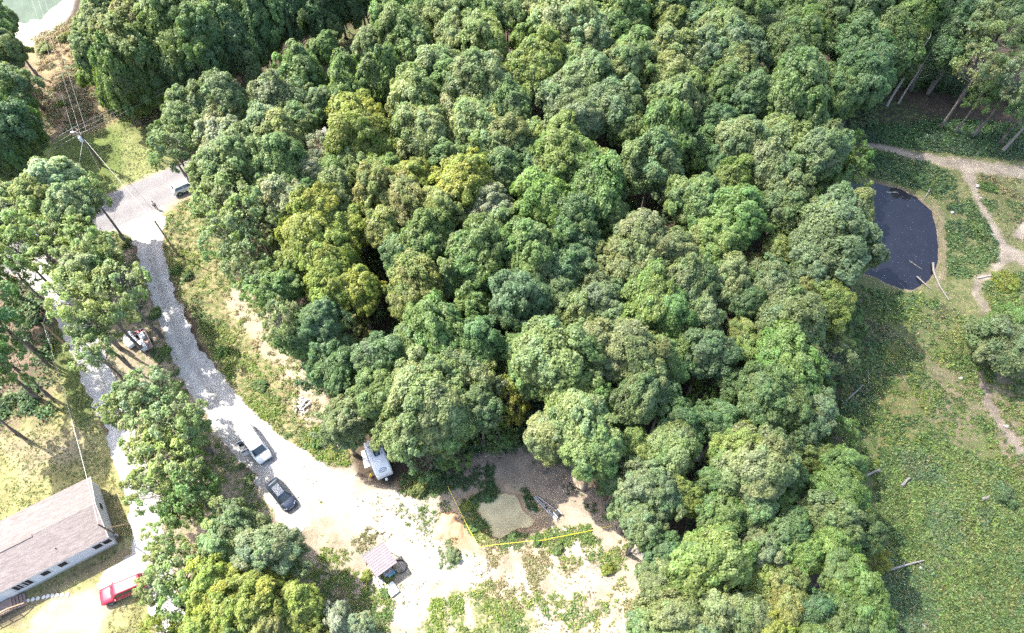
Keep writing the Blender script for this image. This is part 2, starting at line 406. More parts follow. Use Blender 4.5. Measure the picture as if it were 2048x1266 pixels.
PATHS = [
    ([(1738, 291, 14), (1775, 297, 20), (1830, 312, 18), (1880, 322, 26), (1950, 332, 34), (2060, 348, 36)], PINK * 1.0, .5, .8),
    ([(1930, 335, 30), (1945, 365, 22), (1955, 400, 10), (1985, 450, 14), (2005, 490, 24), (2048, 520, 34), (2120, 520, 36)], PINK, .35, .85),
    ([(2015, 505, 30), (1985, 548, 14), (1955, 560, 16), (1950, 590, 14), (1975, 620, 20)], PINK, .35, .8),
    ([(1862, 395, 8), (1882, 430, 9), (1890, 480, 9), (1888, 540, 10), (1872, 575, 12)], lin(.20, .16, .115), .4, .5),
    ([(1960, 745, 16), (1975, 800, 22), (2000, 850, 26), (2040, 900, 30)], PINK * .8, .5, .8),
    ([(690, 1000, 9), (780, 1045, 8), (850, 1105, 8), (890, 1180, 9), (905, 1266, 9)], PALE * .82, .3, .7),
    ([(700, 980, 9), (800, 1025, 8), (878, 1092, 8), (925, 1170, 9), (945, 1266, 9)], PALE * .82, .3, .7),
    ([(2040, 470, 24), (2070, 430, 30)], PINK * 1.1, .5, .9),
    ([(1040, 1130, 14), (1060, 1190, 12), (1080, 1230, 16), (1110, 1266, 18)], PALE, .4, .9),
    ([(1150, 1085, 18), (1170, 1120, 12), (1190, 1160, 16)], PALE, .4, .8),
    ([(1350, 600, 6), (1360, 640, 6)], SOIL, .4, .3),
]
# grid: fine over the photographed area, coarse out to the far land
gx = np.concatenate([np.linspace(-900, -140, 20)[:-1], np.linspace(-140, -100, 40)[:-1], np.arange(-100, 100, .36), np.linspace(100, 140, 40)[1:], np.linspace(140, 900, 20)[1:]])
gy = np.concatenate([np.linspace(-500, -20, 20)[:-1], np.arange(-20, 128, .36), np.linspace(128, 180, 40)[1:], np.linspace(180, 1200, 24)[1:]])
GX, GY = np.meshgrid(gx, gy)
fx, fy = GX.ravel(), GY.ravel()

def fields(x, y, want=True):
    """ground colour and low-growth amount of the place at (x, y)"""
    C = np.tile(LITTER, (len(x), 1)); V = np.full(len(x), .12)
    C *= (0.75 + .5 * fbm(x, y, 3, 5))[:, None]
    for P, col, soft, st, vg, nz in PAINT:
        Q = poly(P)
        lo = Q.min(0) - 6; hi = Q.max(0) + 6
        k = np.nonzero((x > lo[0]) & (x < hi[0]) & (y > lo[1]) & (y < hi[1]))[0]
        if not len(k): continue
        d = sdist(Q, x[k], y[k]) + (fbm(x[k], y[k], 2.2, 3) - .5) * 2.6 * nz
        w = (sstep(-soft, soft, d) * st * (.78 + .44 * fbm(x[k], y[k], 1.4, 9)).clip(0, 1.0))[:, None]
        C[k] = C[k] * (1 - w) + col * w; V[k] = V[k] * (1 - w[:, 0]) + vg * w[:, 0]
    for P, col, soft, st in PATHS:
        d = path_field(ppath(P), x, y) + (fbm(x, y, .8, 21) - .5) * .9
        w = (sstep(-soft, soft, d) * st)[:, None]
        C = C * (1 - w) + col * w; V = V * (1 - w[:, 0])
    return C, V

gC, gV = fields(fx, fy)
gz = (fbm(fx, fy, 7, 40) - .5) * .22 * (np.abs(fx) < 130)
def basin(z, C, V, P, depth, bank, mud, lo):
    q0 = P.min(0) - 6; q1 = P.max(0) + 6
    k = np.nonzero((fx > q0[0]) & (fx < q1[0]) & (fy > q0[1]) & (fy < q1[1]))[0]
    d = sdist(P, fx[k], fy[k]) + (fbm(fx[k], fy[k], .9, 77) - .5) * .5
    w = sstep(-bank, 0, d)
    z[k] = z[k] * (1 - w) + (lo - np.clip(d, 0, 6) * depth) * w
    m = (sstep(-bank * .55, .1, d) * .85)[:, None]
    C[k] = C[k] * (1 - m) + mud * m; V[k] *= 1 - m[:, 0]
WL1, WL2, WL3 = -.34, -.30, -.2
basin(gz, gC, gV, POND1, .35, .8, lin(.22, .14, .085), WL1)
basin(gz, gC, gV, POND2, .10, 1.0, lin(.17, .13, .095), WL2)
basin(gz, gC, gV, POND3, .3, 1.5, PALE * 1.1, WL3)
# a heap of clay beside the murky pond is its own thing; the ground under it stays level
nx, ny = len(gx), len(gy)
I = np.arange(nx * ny).reshape(ny, nx)
F = np.stack([I[:-1, :-1], I[:-1, 1:], I[1:, 1:], I[1:, :-1]], -1).reshape(-1, 4)
gme = np_mesh('ground', np.stack([fx, fy, gz], 1), F, M['ground'], gC, True)
va = gme.attributes.new('veg', 'FLOAT', 'POINT'); va.data.foreach_set('value', gV.astype(np.float32))
tag(link('ground', gme), 'bare soil, sand, leaf litter and rough grass under the woods and clearings', 'ground', kind='structure')

def gz_at(x, y):
    i = np.clip(np.searchsorted(gx, x) - 1, 0, nx - 2); j = np.clip(np.searchsorted(gy, y) - 1, 0, ny - 2)
    Z = gz.reshape(ny, nx)
    u = (x - gx[i]) / (gx[i + 1] - gx[i]); v = (y - gy[j]) / (gy[j + 1] - gy[j])
    return (Z[j, i] * (1 - u) + Z[j, i + 1] * u) * (1 - v) + (Z[j + 1, i] * (1 - u) + Z[j + 1, i + 1] * u) * v

def water(name, P, z, mat, label):
    c = P.mean(0); d = P - c
    Q = c + d * (1 + 1.2 / np.maximum(np.linalg.norm(d, axis=1), 1))[:, None]
    me = bpy.data.meshes.new(name)
    me.from_pydata([(a, b, z) for a, b in Q], [], [list(range(len(Q)))])
    if me.polygons[0].normal.z < 0: me.flip_normals()
    me.materials.append(mat); me.update()
    tag(link(name, me), label, 'pond', kind='structure')
water('murky_pond', POND1, WL1, M['murky'], 'small cloudy beige-green pond in the sandy clearing')
water('dark_pond', POND2, WL2, M['darkwater'], 'dark still pond reflecting trees at the forest edge')
water('green_pond', POND3, WL3, M['greenwater'], 'green pond with a bright sandy shore beyond the cut strip')

def patch(name, fn, lo, hi, cell, mat, colfn, label, cat, lift, veg=0.0):
    xs = np.arange(lo[0], hi[0], cell); ys = np.arange(lo[1], hi[1], cell)
    X, Y = np.meshgrid(xs, ys); x, y = X.ravel(), Y.ravel()
    f = fn(x, y); e = .02
    g1 = (fn(x + e, y) - f) / e; g2 = (fn(x, y + e) - f) / e
    J = np.arange(len(x)).reshape(X.shape)
    Q = np.stack([J[:-1, :-1], J[:-1, 1:], J[1:, 1:], J[1:, :-1]], -1).reshape(-1, 4)
    Q = Q[f[Q].mean(1) > 0]
    cnt = np.bincount(Q.ravel(), minlength=len(x))
    b = (cnt > 0) & (cnt < 4)
    g = np.maximum(g1 ** 2 + g2 ** 2, .2)
    sx = np.clip(-f * g1 / g, -cell * .6, cell * .6); sy = np.clip(-f * g2 / g, -cell * .6, cell * .6)
    x = np.where(b, x + sx, x); y = np.where(b, y + sy, y)
    used = np.nonzero(cnt)[0]; mp = np.full(len(x), -1); mp[used] = np.arange(len(used))
    z = gz_at(x[used], y[used]) + lift - np.where(b[used], .01, 0)
    me = np_mesh(name, np.stack([x[used], y[used], z], 1), mp[Q], mat, colfn(x[used], y[used]), True)
    a = me.attributes.new('veg', 'FLOAT', 'POINT'); a.data.foreach_set('value', np.full(len(used), veg, dtype=np.float32))
    return tag(link(name, me), label, cat, kind='structure')

# paved road: straight, from the lower left to behind the wood
ra, rb = at(110, 472)[:2], at(366, 358)[:2]
rd = (rb - ra) / np.linalg.norm(rb - ra); rn = np.array([-rd[1], rd[0]])
RC = (at(335, 333)[:2] + at(385, 390)[:2]) / 2
def road_f(x, y):
    d = (x - RC[0]) * rn[0] + (y - RC[1]) * rn[1]
    return 3.35 - np.abs(d) + (fbm(x, y, .7, 61) - .5) * .35
def road_c(x, y):
    d = (x - RC[0]) * rn[0] + (y - RC[1]) * rn[1]
    t = .06 * np.cos(d * 2.1) + .10 * (fbm(x, y, 2.5, 8) - .5)
    return np.array([.17, .16, .16]) * (1 + t)[:, None]
patch('paved_road', road_f, (-110, 40), (-8, 105), .28, M['asphalt'], road_c, 'pale worn paved country road crossing behind the trees', 'road', .02)
DRIVE = ppath([(272, 432, 130), (285, 452, 100), (297, 482, 66), (303, 520, 56), (325, 590, 54), (352, 655, 58), (375, 710, 64), (405, 760, 76), (450, 820, 80), (505, 885, 96), (570, 935, 100), (640, 965, 80), (690, 985, 40)])
SPUR = ppath([(540, 950, 70), (578, 1000, 84), (590, 1040, 72)])
def drive_f(x, y):
    return np.minimum(-road_f(x, y) - .05, np.maximum(path_field(DRIVE, x, y), path_field(SPUR, x, y)) + (fbm(x, y, 1.1, 51) - .5) * 1.3 - .3)
def ruts(x, y):
    """gravel paler in the two wheel tracks, browner with fines and old leaves between them and along the edges"""
    one = lambda P: [(a, b, 0.0) for a, b, w in P]
    d = -np.maximum(np.maximum(path_field(one(DRIVE), x, y), path_field(one(LANE), x, y)), path_field(one(PARK), x, y)) + (fbm(x, y, 2.5, 66) - .5) * .8
    t = np.exp(-((np.abs(d) - .85) / .38) ** 2)
    e = sstep(1.3, 2.6, d)
    m = np.exp(-(d / .4) ** 2) * .5
    base = np.array([.31, .30, .285]) * (1 + .16 * t)[:, None]
    w = np.clip(.55 * e + m * .6, 0, 1)[:, None] * (.4 + .8 * fbm(x, y, .9, 71))[:, None]
    return base * (1 - w) + np.array([.235, .21, .165]) * w
def drive_c(x, y):
    return ruts(x, y) * (.82 + .36 * fbm(x, y, 1.5, 52))[:, None]
LANE = ppath([(70, 540, 70), (110, 570, 60), (150, 640, 58), (180, 710, 58), (210, 785, 54), (238, 850, 52), (262, 920, 56), (284, 1000, 60), (300, 1080, 66), (308, 1130, 66), (322, 1200, 56), (345, 1280, 60)])
PARK = ppath([(305, 1110, 70), (265, 1140, 64), (225, 1165, 50)])
patch('gravel_driveway', drive_f, (-66, 20), (-10, 76), .2, M['gravel'], drive_c, 'white gravel driveway running down from the paved road to the sandy clearing', 'driveway', .035, .06)
def lane_f(x, y):
    return np.maximum(path_field(LANE, x, y), path_field(PARK, x, y)) + (fbm(x, y, 1.1, 55) - .5) * 1.3
patch('gravel_lane', lane_f, (-80, 4), (-34, 78), .2, M['gravel'], drive_c, 'white gravel lane passing the end of the white house', 'driveway', .034, .03)

# ------------------------------------------------------------------ trees
def rand_dirs(n, rng):
    v = rng.normal(size=(n, 3)); return v / np.linalg.norm(v, axis=1)[:, None]

def leaf_quads(P, N, size, rng, long=1.5):
    """one folded-diamond leaf spray per point P with normal N"""
    n = len(P)
    t = rand_dirs(n, rng); t -= N * (t * N).sum(1)[:, None]; t /= np.linalg.norm(t, axis=1)[:, None] + 1e-9
    b = np.cross(N, t)
    s = (size * rng.uniform(.6, 1.35, n))[:, None]
    k = rng.uniform(-.12, .12, (n, 1))
    V = np.stack([P - t * s * .5 * long, P + b * s * .42 + N * s * k + t * s * .1, P + t * s * .5 * long - N * s * .12, P - b * s * .42 + N * s * k + t * s * .1], 1).reshape(-1, 3)
    F = np.arange(n * 4).reshape(n, 4)
    return V, F

def crown_mesh(name, seed, nlobes, sub, per, leaf, low=-.45, gap=0.0, jit=.55, flat=1.0, shape=1.0, rmin=.20, rmax=.42, fill=.45):
    """unit-radius crown (scaled per tree): lobes on an uneven ellipsoid, clumps on lobes, leaf sprays on clumps"""
    rng = np.random.default_rng(seed)
    L = []; lop = rng.uniform(0, 6.28)
    tries = 0
    while len(L) < nlobes and tries < 4000:
        tries += 1
        d = rand_dirs(1, rng)[0]
        if d[2] < low: continue
        r = rng.uniform(rmin, rmax)
        rad = (1 - r * .75) * rng.uniform(.70, 1.12)
        c = d * rad * np.array([1, 1, flat])
        c[:2] *= (1 - .35 * shape * max(c[2], 0))
        if gap and any(np.linalg.norm(c - q) < gap * (r + w) for q, w in L): continue
        if any(np.linalg.norm(c - q) < .55 * max(r, w) for q, w in L): continue
        c *= 1 + .26 * math.cos(math.atan2(c[1], c[0]) - lop) * (1 - max(c[2], 0)) + (rng.uniform(.08, .24) if rng.random() < .16 else 0)
        L.append((c, r))
    Ps, Ns, Ts = [], [], []
    for c, r in L:
        lt = rng.uniform(.82, 1.18) * np.array([rng.uniform(.88, 1.13), 1, rng.uniform(.82, 1.1)])
        d = rand_dirs(sub, rng)
        out = c / (np.linalg.norm(c) + 1e-6)
        d = d + out * .55 + np.array([0, 0, .35]); d /= np.linalg.norm(d, axis=1)[:, None]
        sr = r * rng.uniform(.30, .52, sub)
        sc = c + d * (r * rng.uniform(.62, 1.0, sub))[:, None]
        for k in range(sub):
            m = max(4, int(per * (sr[k] / (.36 * .33)) ** 2 * rng.uniform(.75, 1.25) * (1 if not gap else .8)))
            q = rand_dirs(m, rng); q = q + d[k] * .35; q /= np.linalg.norm(q, axis=1)[:, None]
            p = sc[k] + q * (sr[k] * rng.uniform(.55, 1.12, m))[:, None]
            nn = q * .55 + out * .3 + np.array([0, 0, .45]) + rand_dirs(m, rng) * jit
            nn /= np.linalg.norm(nn, axis=1)[:, None]
            Ps.append(p); Ns.append(nn)
            t = lt * rng.uniform(.85, 1.15)
            Ts.append(np.clip(t * rng.uniform(.78, 1.22, (m, 1)) * np.array([1, 1, 1]), .3, 1.8))
    if fill:
        m = int(fill * sum(len(q) for q in Ps))
        d = rand_dirs(m * 2, rng); d = d[d[:, 2] > low][:m]; m = len(d)
        az = np.arctan2(d[:, 1], d[:, 0]); w = fbm(az * 2.2 + seed, d[:, 2] * 3, .8, seed, 3)
        rr_ = (.62 + .38 * w + .08 * (fbm(az * 9, d[:, 2] * 12, .8, seed + 5, 2) - .5)) * rng.uniform(.86, 1.08, m)
        p = d * rr_[:, None] * np.array([1, 1, flat]); p[:, :2] *= (1 - .35 * shape * np.clip(p[:, 2:3], 0, 1))
        nn = d * .45 + np.array([0, 0, .55]) + rand_dirs(m, rng) * .6; nn /= np.linalg.norm(nn, axis=1)[:, None]
        Ps.append(p); Ns.append(nn); Ts.append(np.clip((.75 + .5 * w)[:, None] * rng.uniform(.8, 1.2, (m, 1)) * np.array([1.04, 1, .95]), .3, 1.8))
    P = np.concatenate(Ps); N = np.concatenate(Ns); T = np.concatenate(Ts)
    V, F = leaf_quads(P, N, leaf, rng)
    me = np_mesh(name, V, F, M['leaf'], np.repeat(T, 4, axis=0))
    return me, L

def limb_mesh(name, L, mat, seed, thick=.022, base=-1.05):
    """limbs from the trunk's top up into the lobes of a unit crown"""
    rng = random.Random(seed); mb = MB()
    mb.tube([(0, 0, base), (0.02, .01, -.4), (-.02, .03, .15), (0.01, -.02, .62)], [thick * 1.7, thick * 1.35, thick * .9, thick * .3], 6)
    for c, r in L:
        z0 = rng.uniform(-.75, max(-.6, min(.2, c[2] - .25)))
        m = Vector((c[0] * .5 + rng.uniform(-.06, .06), c[1] * .5 + rng.uniform(-.06, .06), z0 + (c[2] - z0) * .42))
        e = Vector(c) * 1.02
        mb.tube([(0, 0, z0), m, e], [thick * .75, thick * .5, thick * .14], 5)
        for _ in range(3):
            q = e + Vector((rng.uniform(-1, 1), rng.uniform(-1, 1), rng.uniform(-.2, 1))) * r * .8
            mb.tube([m.lerp(e, .6), q], [thick * .28, thick * .08], 4)
    me = bpy.data.meshes.new(name)
    me.from_pydata(mb.v, [], mb.f); me.polygons.foreach_set('use_smooth', mb.sm); me.materials.append(mat); me.update()
    return me

def trunk_mesh(name, mat, seed, r0, r1):
    """unit-height tapered trunk with a root flare and a slight sway"""
    rng = random.Random(seed); mb = MB(); pts = []; rad = []
    sx, sy = rng.uniform(-.03, .03), rng.uniform(-.03, .03)
    for z, k in ((-.02, 1.9), (.015, 1.35), (.06, 1.05), (.25, .95), (.5, .82), (.75, .7), (1.0, .58)):
        s = math.sin(z * 3.1); pts.append((sx * s * 10, sy * s * 10, z)); rad.append(r0 * k)
    mb.tube(pts, rad, 9)
    me = bpy.data.meshes.new(name); me.from_pydata(mb.v, [], mb.f); me.polygons.foreach_set('use_smooth', mb.sm); me.materials.append(mat); me.update()
    return me

DENSE = [crown_mesh('dense_crown', 100 + i, 40 + (i % 3) * 7, 11, 100, .050, jit=.42 + .05 * (i % 3), flat=1.0, shape=.8 + .15 * (i % 3), rmin=.13, rmax=.36) for i in range(8)]
FINE = [crown_mesh('fine_crown', 200 + i, 46, 12, 100, .044, jit=.5, shape=.9, rmin=.14, rmax=.30) for i in range(4)]
LOOSE = [crown_mesh('loose_crown', 300 + i, 28, 10, 58, .056, low=-.5, gap=.72, jit=.6, shape=.5, rmin=.15, rmax=.27, fill=.06) for i in range(5)]
TALL = [crown_mesh('tall_crown', 400 + i, 46, 11, 96, .052, low=-.9, flat=1.0, jit=.45, shape=1.2, rmin=.13, rmax=.32) for i in range(3)]
SETS = dict(D=DENSE, F=FINE, L=LOOSE, T=TALL)
LIMBS = {k: [limb_mesh(k + '_limbs', L, M['bark'], 5 + i) for i, (me, L) in enumerate(v)] for k, v in SETS.items()}
LIMBS = {'D': LIMBS['D'], 'F': LIMBS['F'], 'L': LIMBS['L'], 'T': LIMBS['T']}
TRUNKS = [trunk_mesh('trunk', M['bark'], i, .24, .12) for i in range(4)] + [trunk_mesh('trunk', M['palebark'], 9, .15, .08)]

TINT = dict(g=(.097, .145, .048), l=(.136, .170, .072), y=(.148, .172, .036), o=(.136, .154, .050), d=(.076, .124, .050), b=(.102, .158, .044), w=(.176, .205, .128), k=(.112, .150, .068), s=(.116, .156, .074), v=(.128, .168, .048))  # d is a darker leaf colour standing in for crowns mostly in shade
WORD = dict(g='mid-green', l='pale green', y='yellow-green', o='olive-brown', d='dark bluish-green', b='bright green', w='whitish-green', k='grey-green', s='sage-green', v='light yellowish-green')
# every crown of the photograph: (pixel x, y of its middle, radius in pixels, tint[, set, height of middle, vertical stretch])
CROWNS = [
 # wood along the top
 (778,28,38,'g'),(812,16,38,'b'),(839,52,37,'l'),(878,34,37,'l'),(922,29,36,'g'),(982,26,38,'g'),(969,83,50,'v'),(907,78,40,'l'),(810,80,46,'g'),(740,100,34,'l'),(650,98,26,'g'),(688,150,36,'g','T'),
 (602,150,46,'g','T'),(690,200,40,'g','T'),(766,160,48,'g','T'),(826,110,42,'g'),(881,146,44,'l'),(826,195,48,'l'),(964,172,56,'k','F'),(917,208,40,'l'),(826,250,44,'l'),(703,236,46,'y'),(722,284,52,'y'),(762,296,36,'y'),
 (852,272,52,'l'),(943,262,56,'l','F'),(969,302,46,'l'),(562,216,54,'k','F'),(596,250,42,'l','F'),(539,262,42,'w'),(646,295,32,'w','L'),(905,165,38,'g'),(1000,215,42,'d'),(640,215,36,'d'),
 # left flank by the road
 (438,206,46,'l'),(388,222,38,'l'),(374,254,38,'l'),(328,272,26,'g','L'),(350,300,40,'l','L'),(450,238,38,'l'),(446,286,44,'w'),(547,258,46,'l'),(566,290,48,'o'),(478,330,56,'l'),(430,345,40,'l'),(557,338,50,'g'),
 (620,355,34,'w'),(456,407,56,'l','L'),(424,394,36,'l','L'),(503,441,48,'l','L'),(569,406,44,'w'),(617,387,34,'g'),(674,394,42,'l'),(456,476,46,'l','L'),(486,527,44,'s','L'),(520,558,40,'l','L'),
 (551,478,18,'o','D',6),(636,434,54,'y'),(628,490,58,'y'),(683,468,46,'y'),(590,532,42,'y'),(655,522,50,'y'),(664,578,44,'y'),(717,578,40,'y'),(558,580,40,'g'),(528,594,34,'g','L'),(562,640,36,'l','L'),
 (705,415,34,'d'),(660,345,34,'g'),(530,380,32,'l'),(505,285,34,'l'),
 # middle of the wood
 (748,392,52,'o','F'),(826,366,44,'y'),(813,406,50,'o','F'),(930,372,56,'y'),(878,424,44,'o'),(982,418,44,'w'),(766,462,38,'o'),(860,488,54,'g'),(800,509,38,'d'),(956,509,60,'g'),(962,556,44,'g'),(838,567,52,'o','F'),(820,606,42,'o','F'),
 (948,613,34,'g'),(868,664,60,'g'),(821,692,42,'g'),(905,330,40,'g'),(1010,350,40,'d'),(700,330,36,'l'),(770,350,36,'g'),(640,640,40,'d'),
 (1130,335,60,'v'),(1092,412,58,'b'),(1190,392,60,'g'),(1222,442,40,'g'),(1145,455,50,'d'),(1347,212,52,'l','T'),(1328,276,58,'g','T'),(1302,335,60,'k','F'),(1391,410,50,'g'),(1464,366,38,'v'),(1466,430,58,'b'),(1430,488,48,'v'),
 (1281,494,56,'l'),(1339,507,48,'l'),(1248,535,46,'l'),(1378,572,52,'k','F'),(1456,561,44,'l'),(1188,559,32,'l'),(1206,606,46,'s'),(1302,602,62,'v'),(1328,632,52,'b'),(1391,632,46,'l'),(1052,515,60,'g'),(1125,540,50,'d'),(1042,592,56,'d'),(1112,592,42,'d'),(1148,637,42,'l'),
 (1000,470,40,'l'),(1165,500,36,'d'),(905,560,36,'d'),(1250,480,30,'d'),(1235,650,40,'l'),
 # southern front of the wood
 (1104,714,72,'l'),(1058,728,50,'g'),(1195,709,60,'l'),(1261,714,64,'l'),(1331,727,50,'g'),(1143,782,50,'g'),(1203,808,42,'b'),(1281,800,50,'k','F'),(1162,850,62,'l'),(1099,870,48,'l'),(1190,897,54,'g'),(1263,889,36,'v'),(1339,897,52,'l'),
 (1417,706,50,'d'),(1404,813,44,'b','L',6),(1021,803,42,'y','L',9),(1482,910,48,'v'),(1287,970,48,'s'),(1229,962,32,'d'),(1352,978,34,'v'),(1360,850,40,'d'),(1440,850,42,'d'),(1330,800,34,'d'),
 (617,671,50,'d','F',8),(669,713,48,'d','D',8),(685,750,42,'d','D',8),(640,744,34,'d','L',6),(701,674,38,'o','L',8),(763,718,46,'d'),(834,771,58,'l'),(886,752,48,'g'),(925,757,54,'k','F'),(860,822,70,'l'),(899,849,54,'g'),(758,791,46,'g'),
 (703,836,48,'s','F',8),(688,866,36,'s','L',7),(951,692,46,'d'),(1042,697,38,'g'),(1008,718,26,'b','L',8),(800,870,40,'l'),(960,815,42,'d'),(910,900,32,'b','L',4),(1000,870,30,'g','L',4),(855,915,38,'d','L',4),
 # lower right of the wood
 (1517,940,64,'l'),(1632,919,36,'v'),(1686,931,38,'g'),(1322,997,42,'s'),(1358,1002,36,'v'),(1441,1038,46,'g'),(1511,1012,46,'k','F'),(1681,992,46,'b'),(1655,1040,50,'l'),(1728,1064,34,'d'),(1667,1075,44,'b'),(1496,1075,32,'k'),
 (1603,1113,42,'b'),(1525,1113,42,'k','F'),(1752,1120,26,'y','L',5),(1683,1142,44,'g'),(1331,1110,38,'d'),(1418,1122,68,'v'),(1508,1162,38,'v'),(1566,1162,38,'o'),(1560,1207,46,'o'),(1432,1216,52,'l'),(1360,1234,52,'l'),(1498,1228,46,'l'),
 (1719,1207,56,'b'),(1618,1228,42,'d'),(1678,1246,50,'g'),(1317,1165,36,'l'),(1285,1050,38,'s'),(1262,1010,34,'s'),(1580,1060,40,'d'),(1440,965,36,'d'),(1580,960,36,'d'),(1560,1010,32,'g'),(1400,1270,48,'l'),(1540,1275,46,'y'),(1640,1280,44,'g'),(1300,1275,40,'s'),(1740,1265,44,'g'),
 # right side of the wood
 (1464,53,56,'g'),(1435,70,46,'l'),(1488,12,50,'s'),(1472,109,48,'s'),(1415,112,44,'s'),(1468,142,44,'l'),(1449,174,36,'g'),(1577,97,50,'g'),(1540,69,34,'l'),(1612,61,42,'b'),(1658,26,46,'s'),(1583,24,42,'g'),(1725,32,50,'d'),(1715,101,50,'d'),(1737,150,46,'d'),
 (1587,180,60,'g'),(1666,193,52,'g'),(1607,152,42,'l'),(1508,199,46,'d'),(1478,287,50,'l'),(1561,278,44,'l'),(1642,312,50,'s'),(1534,341,46,'k','F'),(1435,328,30,'d'),(1701,302,36,'b','L',6),(1699,352,40,'b','L',6),(1662,388,38,'b','L',7),
 (1581,390,38,'k'),(1563,433,42,'k'),(1668,444,58,'k','F'),(1705,432,40,'l'),(1652,497,72,'s'),(1706,519,36,'l'),(1556,505,32,'v'),(1542,573,50,'k','F'),(1617,559,38,'s'),(1608,587,36,'o'),(1657,604,42,'v'),(1574,644,60,'l'),(1487,670,28,'v'),(1506,537,22,'o'),
 (1495,696,30,'v'),(1571,724,60,'b'),(1555,755,40,'g'),(1533,800,54,'g'),(1573,812,48,'g'),(1665,715,38,'l','L',6),(1637,734,24,'d'),(1633,825,40,'s'),(1671,861,38,'b','L',7),(1517,863,38,'l'),(1600,870,36,'d'),(1475,770,36,'d'),(1690,650,34,'g','L',4),(1640,770,30,'g','L',5),(1500,610,34,'d'),(1430,250,38,'d'),(1400,300,34,'d'),(1620,235,40,'d'),(1560,215,34,'d'),
 (1766,97,58,'g','D',10),(1722,165,50,'d'),(1826,42,46,'g'),(1905,40,48,'d','D',10),(1922,80,38,'s','L'),(1957,42,34,'l'),(2001,78,44,'l','L',13),(1960,138,38,'l','L',12),(1964,188,26,'g','L',8),(2035,152,38,'s','L',12),(1872,92,46,'d','D',9),(2018,30,44,'d'),(1806,15,44,'g'),(1870,15,44,'d'),(2055,60,44,'d'),(2060,210,36,'g','L',8),(1990,0,46,'d'),
 (2012,692,62,'s','D',4.2,.8),(2030,652,38,'b','D',4.2,.8),
 # top middle
 (1125,49,60,'l'),(1047,84,24,'b','D',11),(1016,28,38,'g'),(1073,18,38,'l'),(1182,80,48,'l'),(1242,46,52,'g'),(1146,10,48,'l'),(1339,46,34,'v'),(1300,18,42,'g'),(1368,16,46,'d'),(1078,127,50,'v'),(1148,130,36,'l'),(1052,164,44,'v'),(1266,112,42,'g'),(1248,148,52,'k','F'),(1339,114,46,'l'),(1344,169,46,'l'),
 (1169,180,52,'s'),(1130,210,46,'s'),(1156,250,46,'s'),(1222,218,52,'s'),(1250,254,38,'d'),(1026,216,42,'d'),(1016,284,42,'l'),(1073,278,30,'l'),(1130,290,48,'v'),(1262,264,34,'g'),(1080,330,38,'d'),(1400,50,40,'d'),(1040,320,36,'d'),
 # beyond the road, top left
 (206,52,42,'l'),(249,92,46,'o'),(186,110,34,'l'),(206,143,38,'g','D',7),(239,172,44,'g','D',8,2.2),(282,62,46,'o'),(332,45,50,'g'),(292,135,50,'g','D',8.5,2),(348,112,50,'g','D',8.5,2),(398,68,50,'g'),(458,30,44,'g'),(418,122,46,'d','D',8,2.2),(468,94,46,'d','D',8,2.2),(232,20,42,'g'),(365,8,46,'g'),(530,22,40,'g'),(628,16,44,'d','D',8,2.2),(674,-2,44,'d','D',8,2.2),(522,66,44,'d','D',8,2.2),(300,176,38,'g','D',6,2),(716,-20,44,'d','D',8,2.2),(180,60,26,'l'),(578,40,44,'d','D',8,2.2),(366,145,40,'d','D',7,2.2),
 (0,45,32,'g'),(4,104,36,'l'),(14,168,38,'l'),(26,208,40,'g','D',8.5,2),(8,252,46,'d'),(40,268,40,'g','D',8,2),(14,306,42,'d','D',8,2),(-20,60,44,'g'),(-30,150,44,'g'),(-40,260,44,'g'),
 # near the road, left
 (114,369,46,'w'),(78,405,40,'l'),(142,422,44,'l'),(178,384,32,'l','L'),(14,400,32,'l'),(24,440,40,'l'),(59,464,40,'l','L'),(114,474,42,'l','L'),(31,497,36,'l','L'),(166,469,34,'l','L'),(102,523,40,'l','L'),(190,512,46,'l','L'),(178,547,48,'l'),(237,571,48,'l','L'),(142,594,48,'l','L'),(200,605,50,'l','L'),(176,645,38,'l','L'),(186,704,40,'l','L',10),
 (35,547,32,'g','L',7),(8,655,30,'d','L',10),(12,725,36,'g','L',10),(-50,600,60,'d','L',13),(-50,700,56,'g','L',13),(-60,500,50,'l'),(-70,800,50,'g'),
 # between the two drives
 (307,785,46,'s','L',8),(278,806,42,'s','L',8),(231,820,30,'l','L',8),(342,851,50,'s','L',8),(295,865,46,'l','L',8),(380,860,38,'s','L',7),(318,908,46,'l','L',8),(347,946,50,'l','L',8),(314,979,42,'l','L',8),(373,979,46,'g','L',7),(366,1015,42,'g','L',7),(408,975,32,'g','L',5),
 (484,1060,50,'k','F',7),(447,1092,42,'s','F',7),(533,1105,58,'s','F',8),(319,1077,30,'l','L',8),(334,1109,34,'l','L',8),(351,1152,46,'l','L',8),(306,1174,32,'l','L',8),(355,1208,38,'g','L',7),
 (430,1174,50,'y','F',8),(505,1178,50,'y','F',8),(463,1219,54,'y','F',8),(527,1219,54,'y','F',8),(602,1219,46,'y','D',7),(540,1255,50,'o','F',8),(677,1257,38,'w','D',5),(716,1256,30,'w','D',5),(325,1262,32,'y','L',6),(410,1262,44,'y','F',7),(480,1275,44,'g','F',7),(620,1270,40,'y','L',6),
]
TREES = []
prev = None
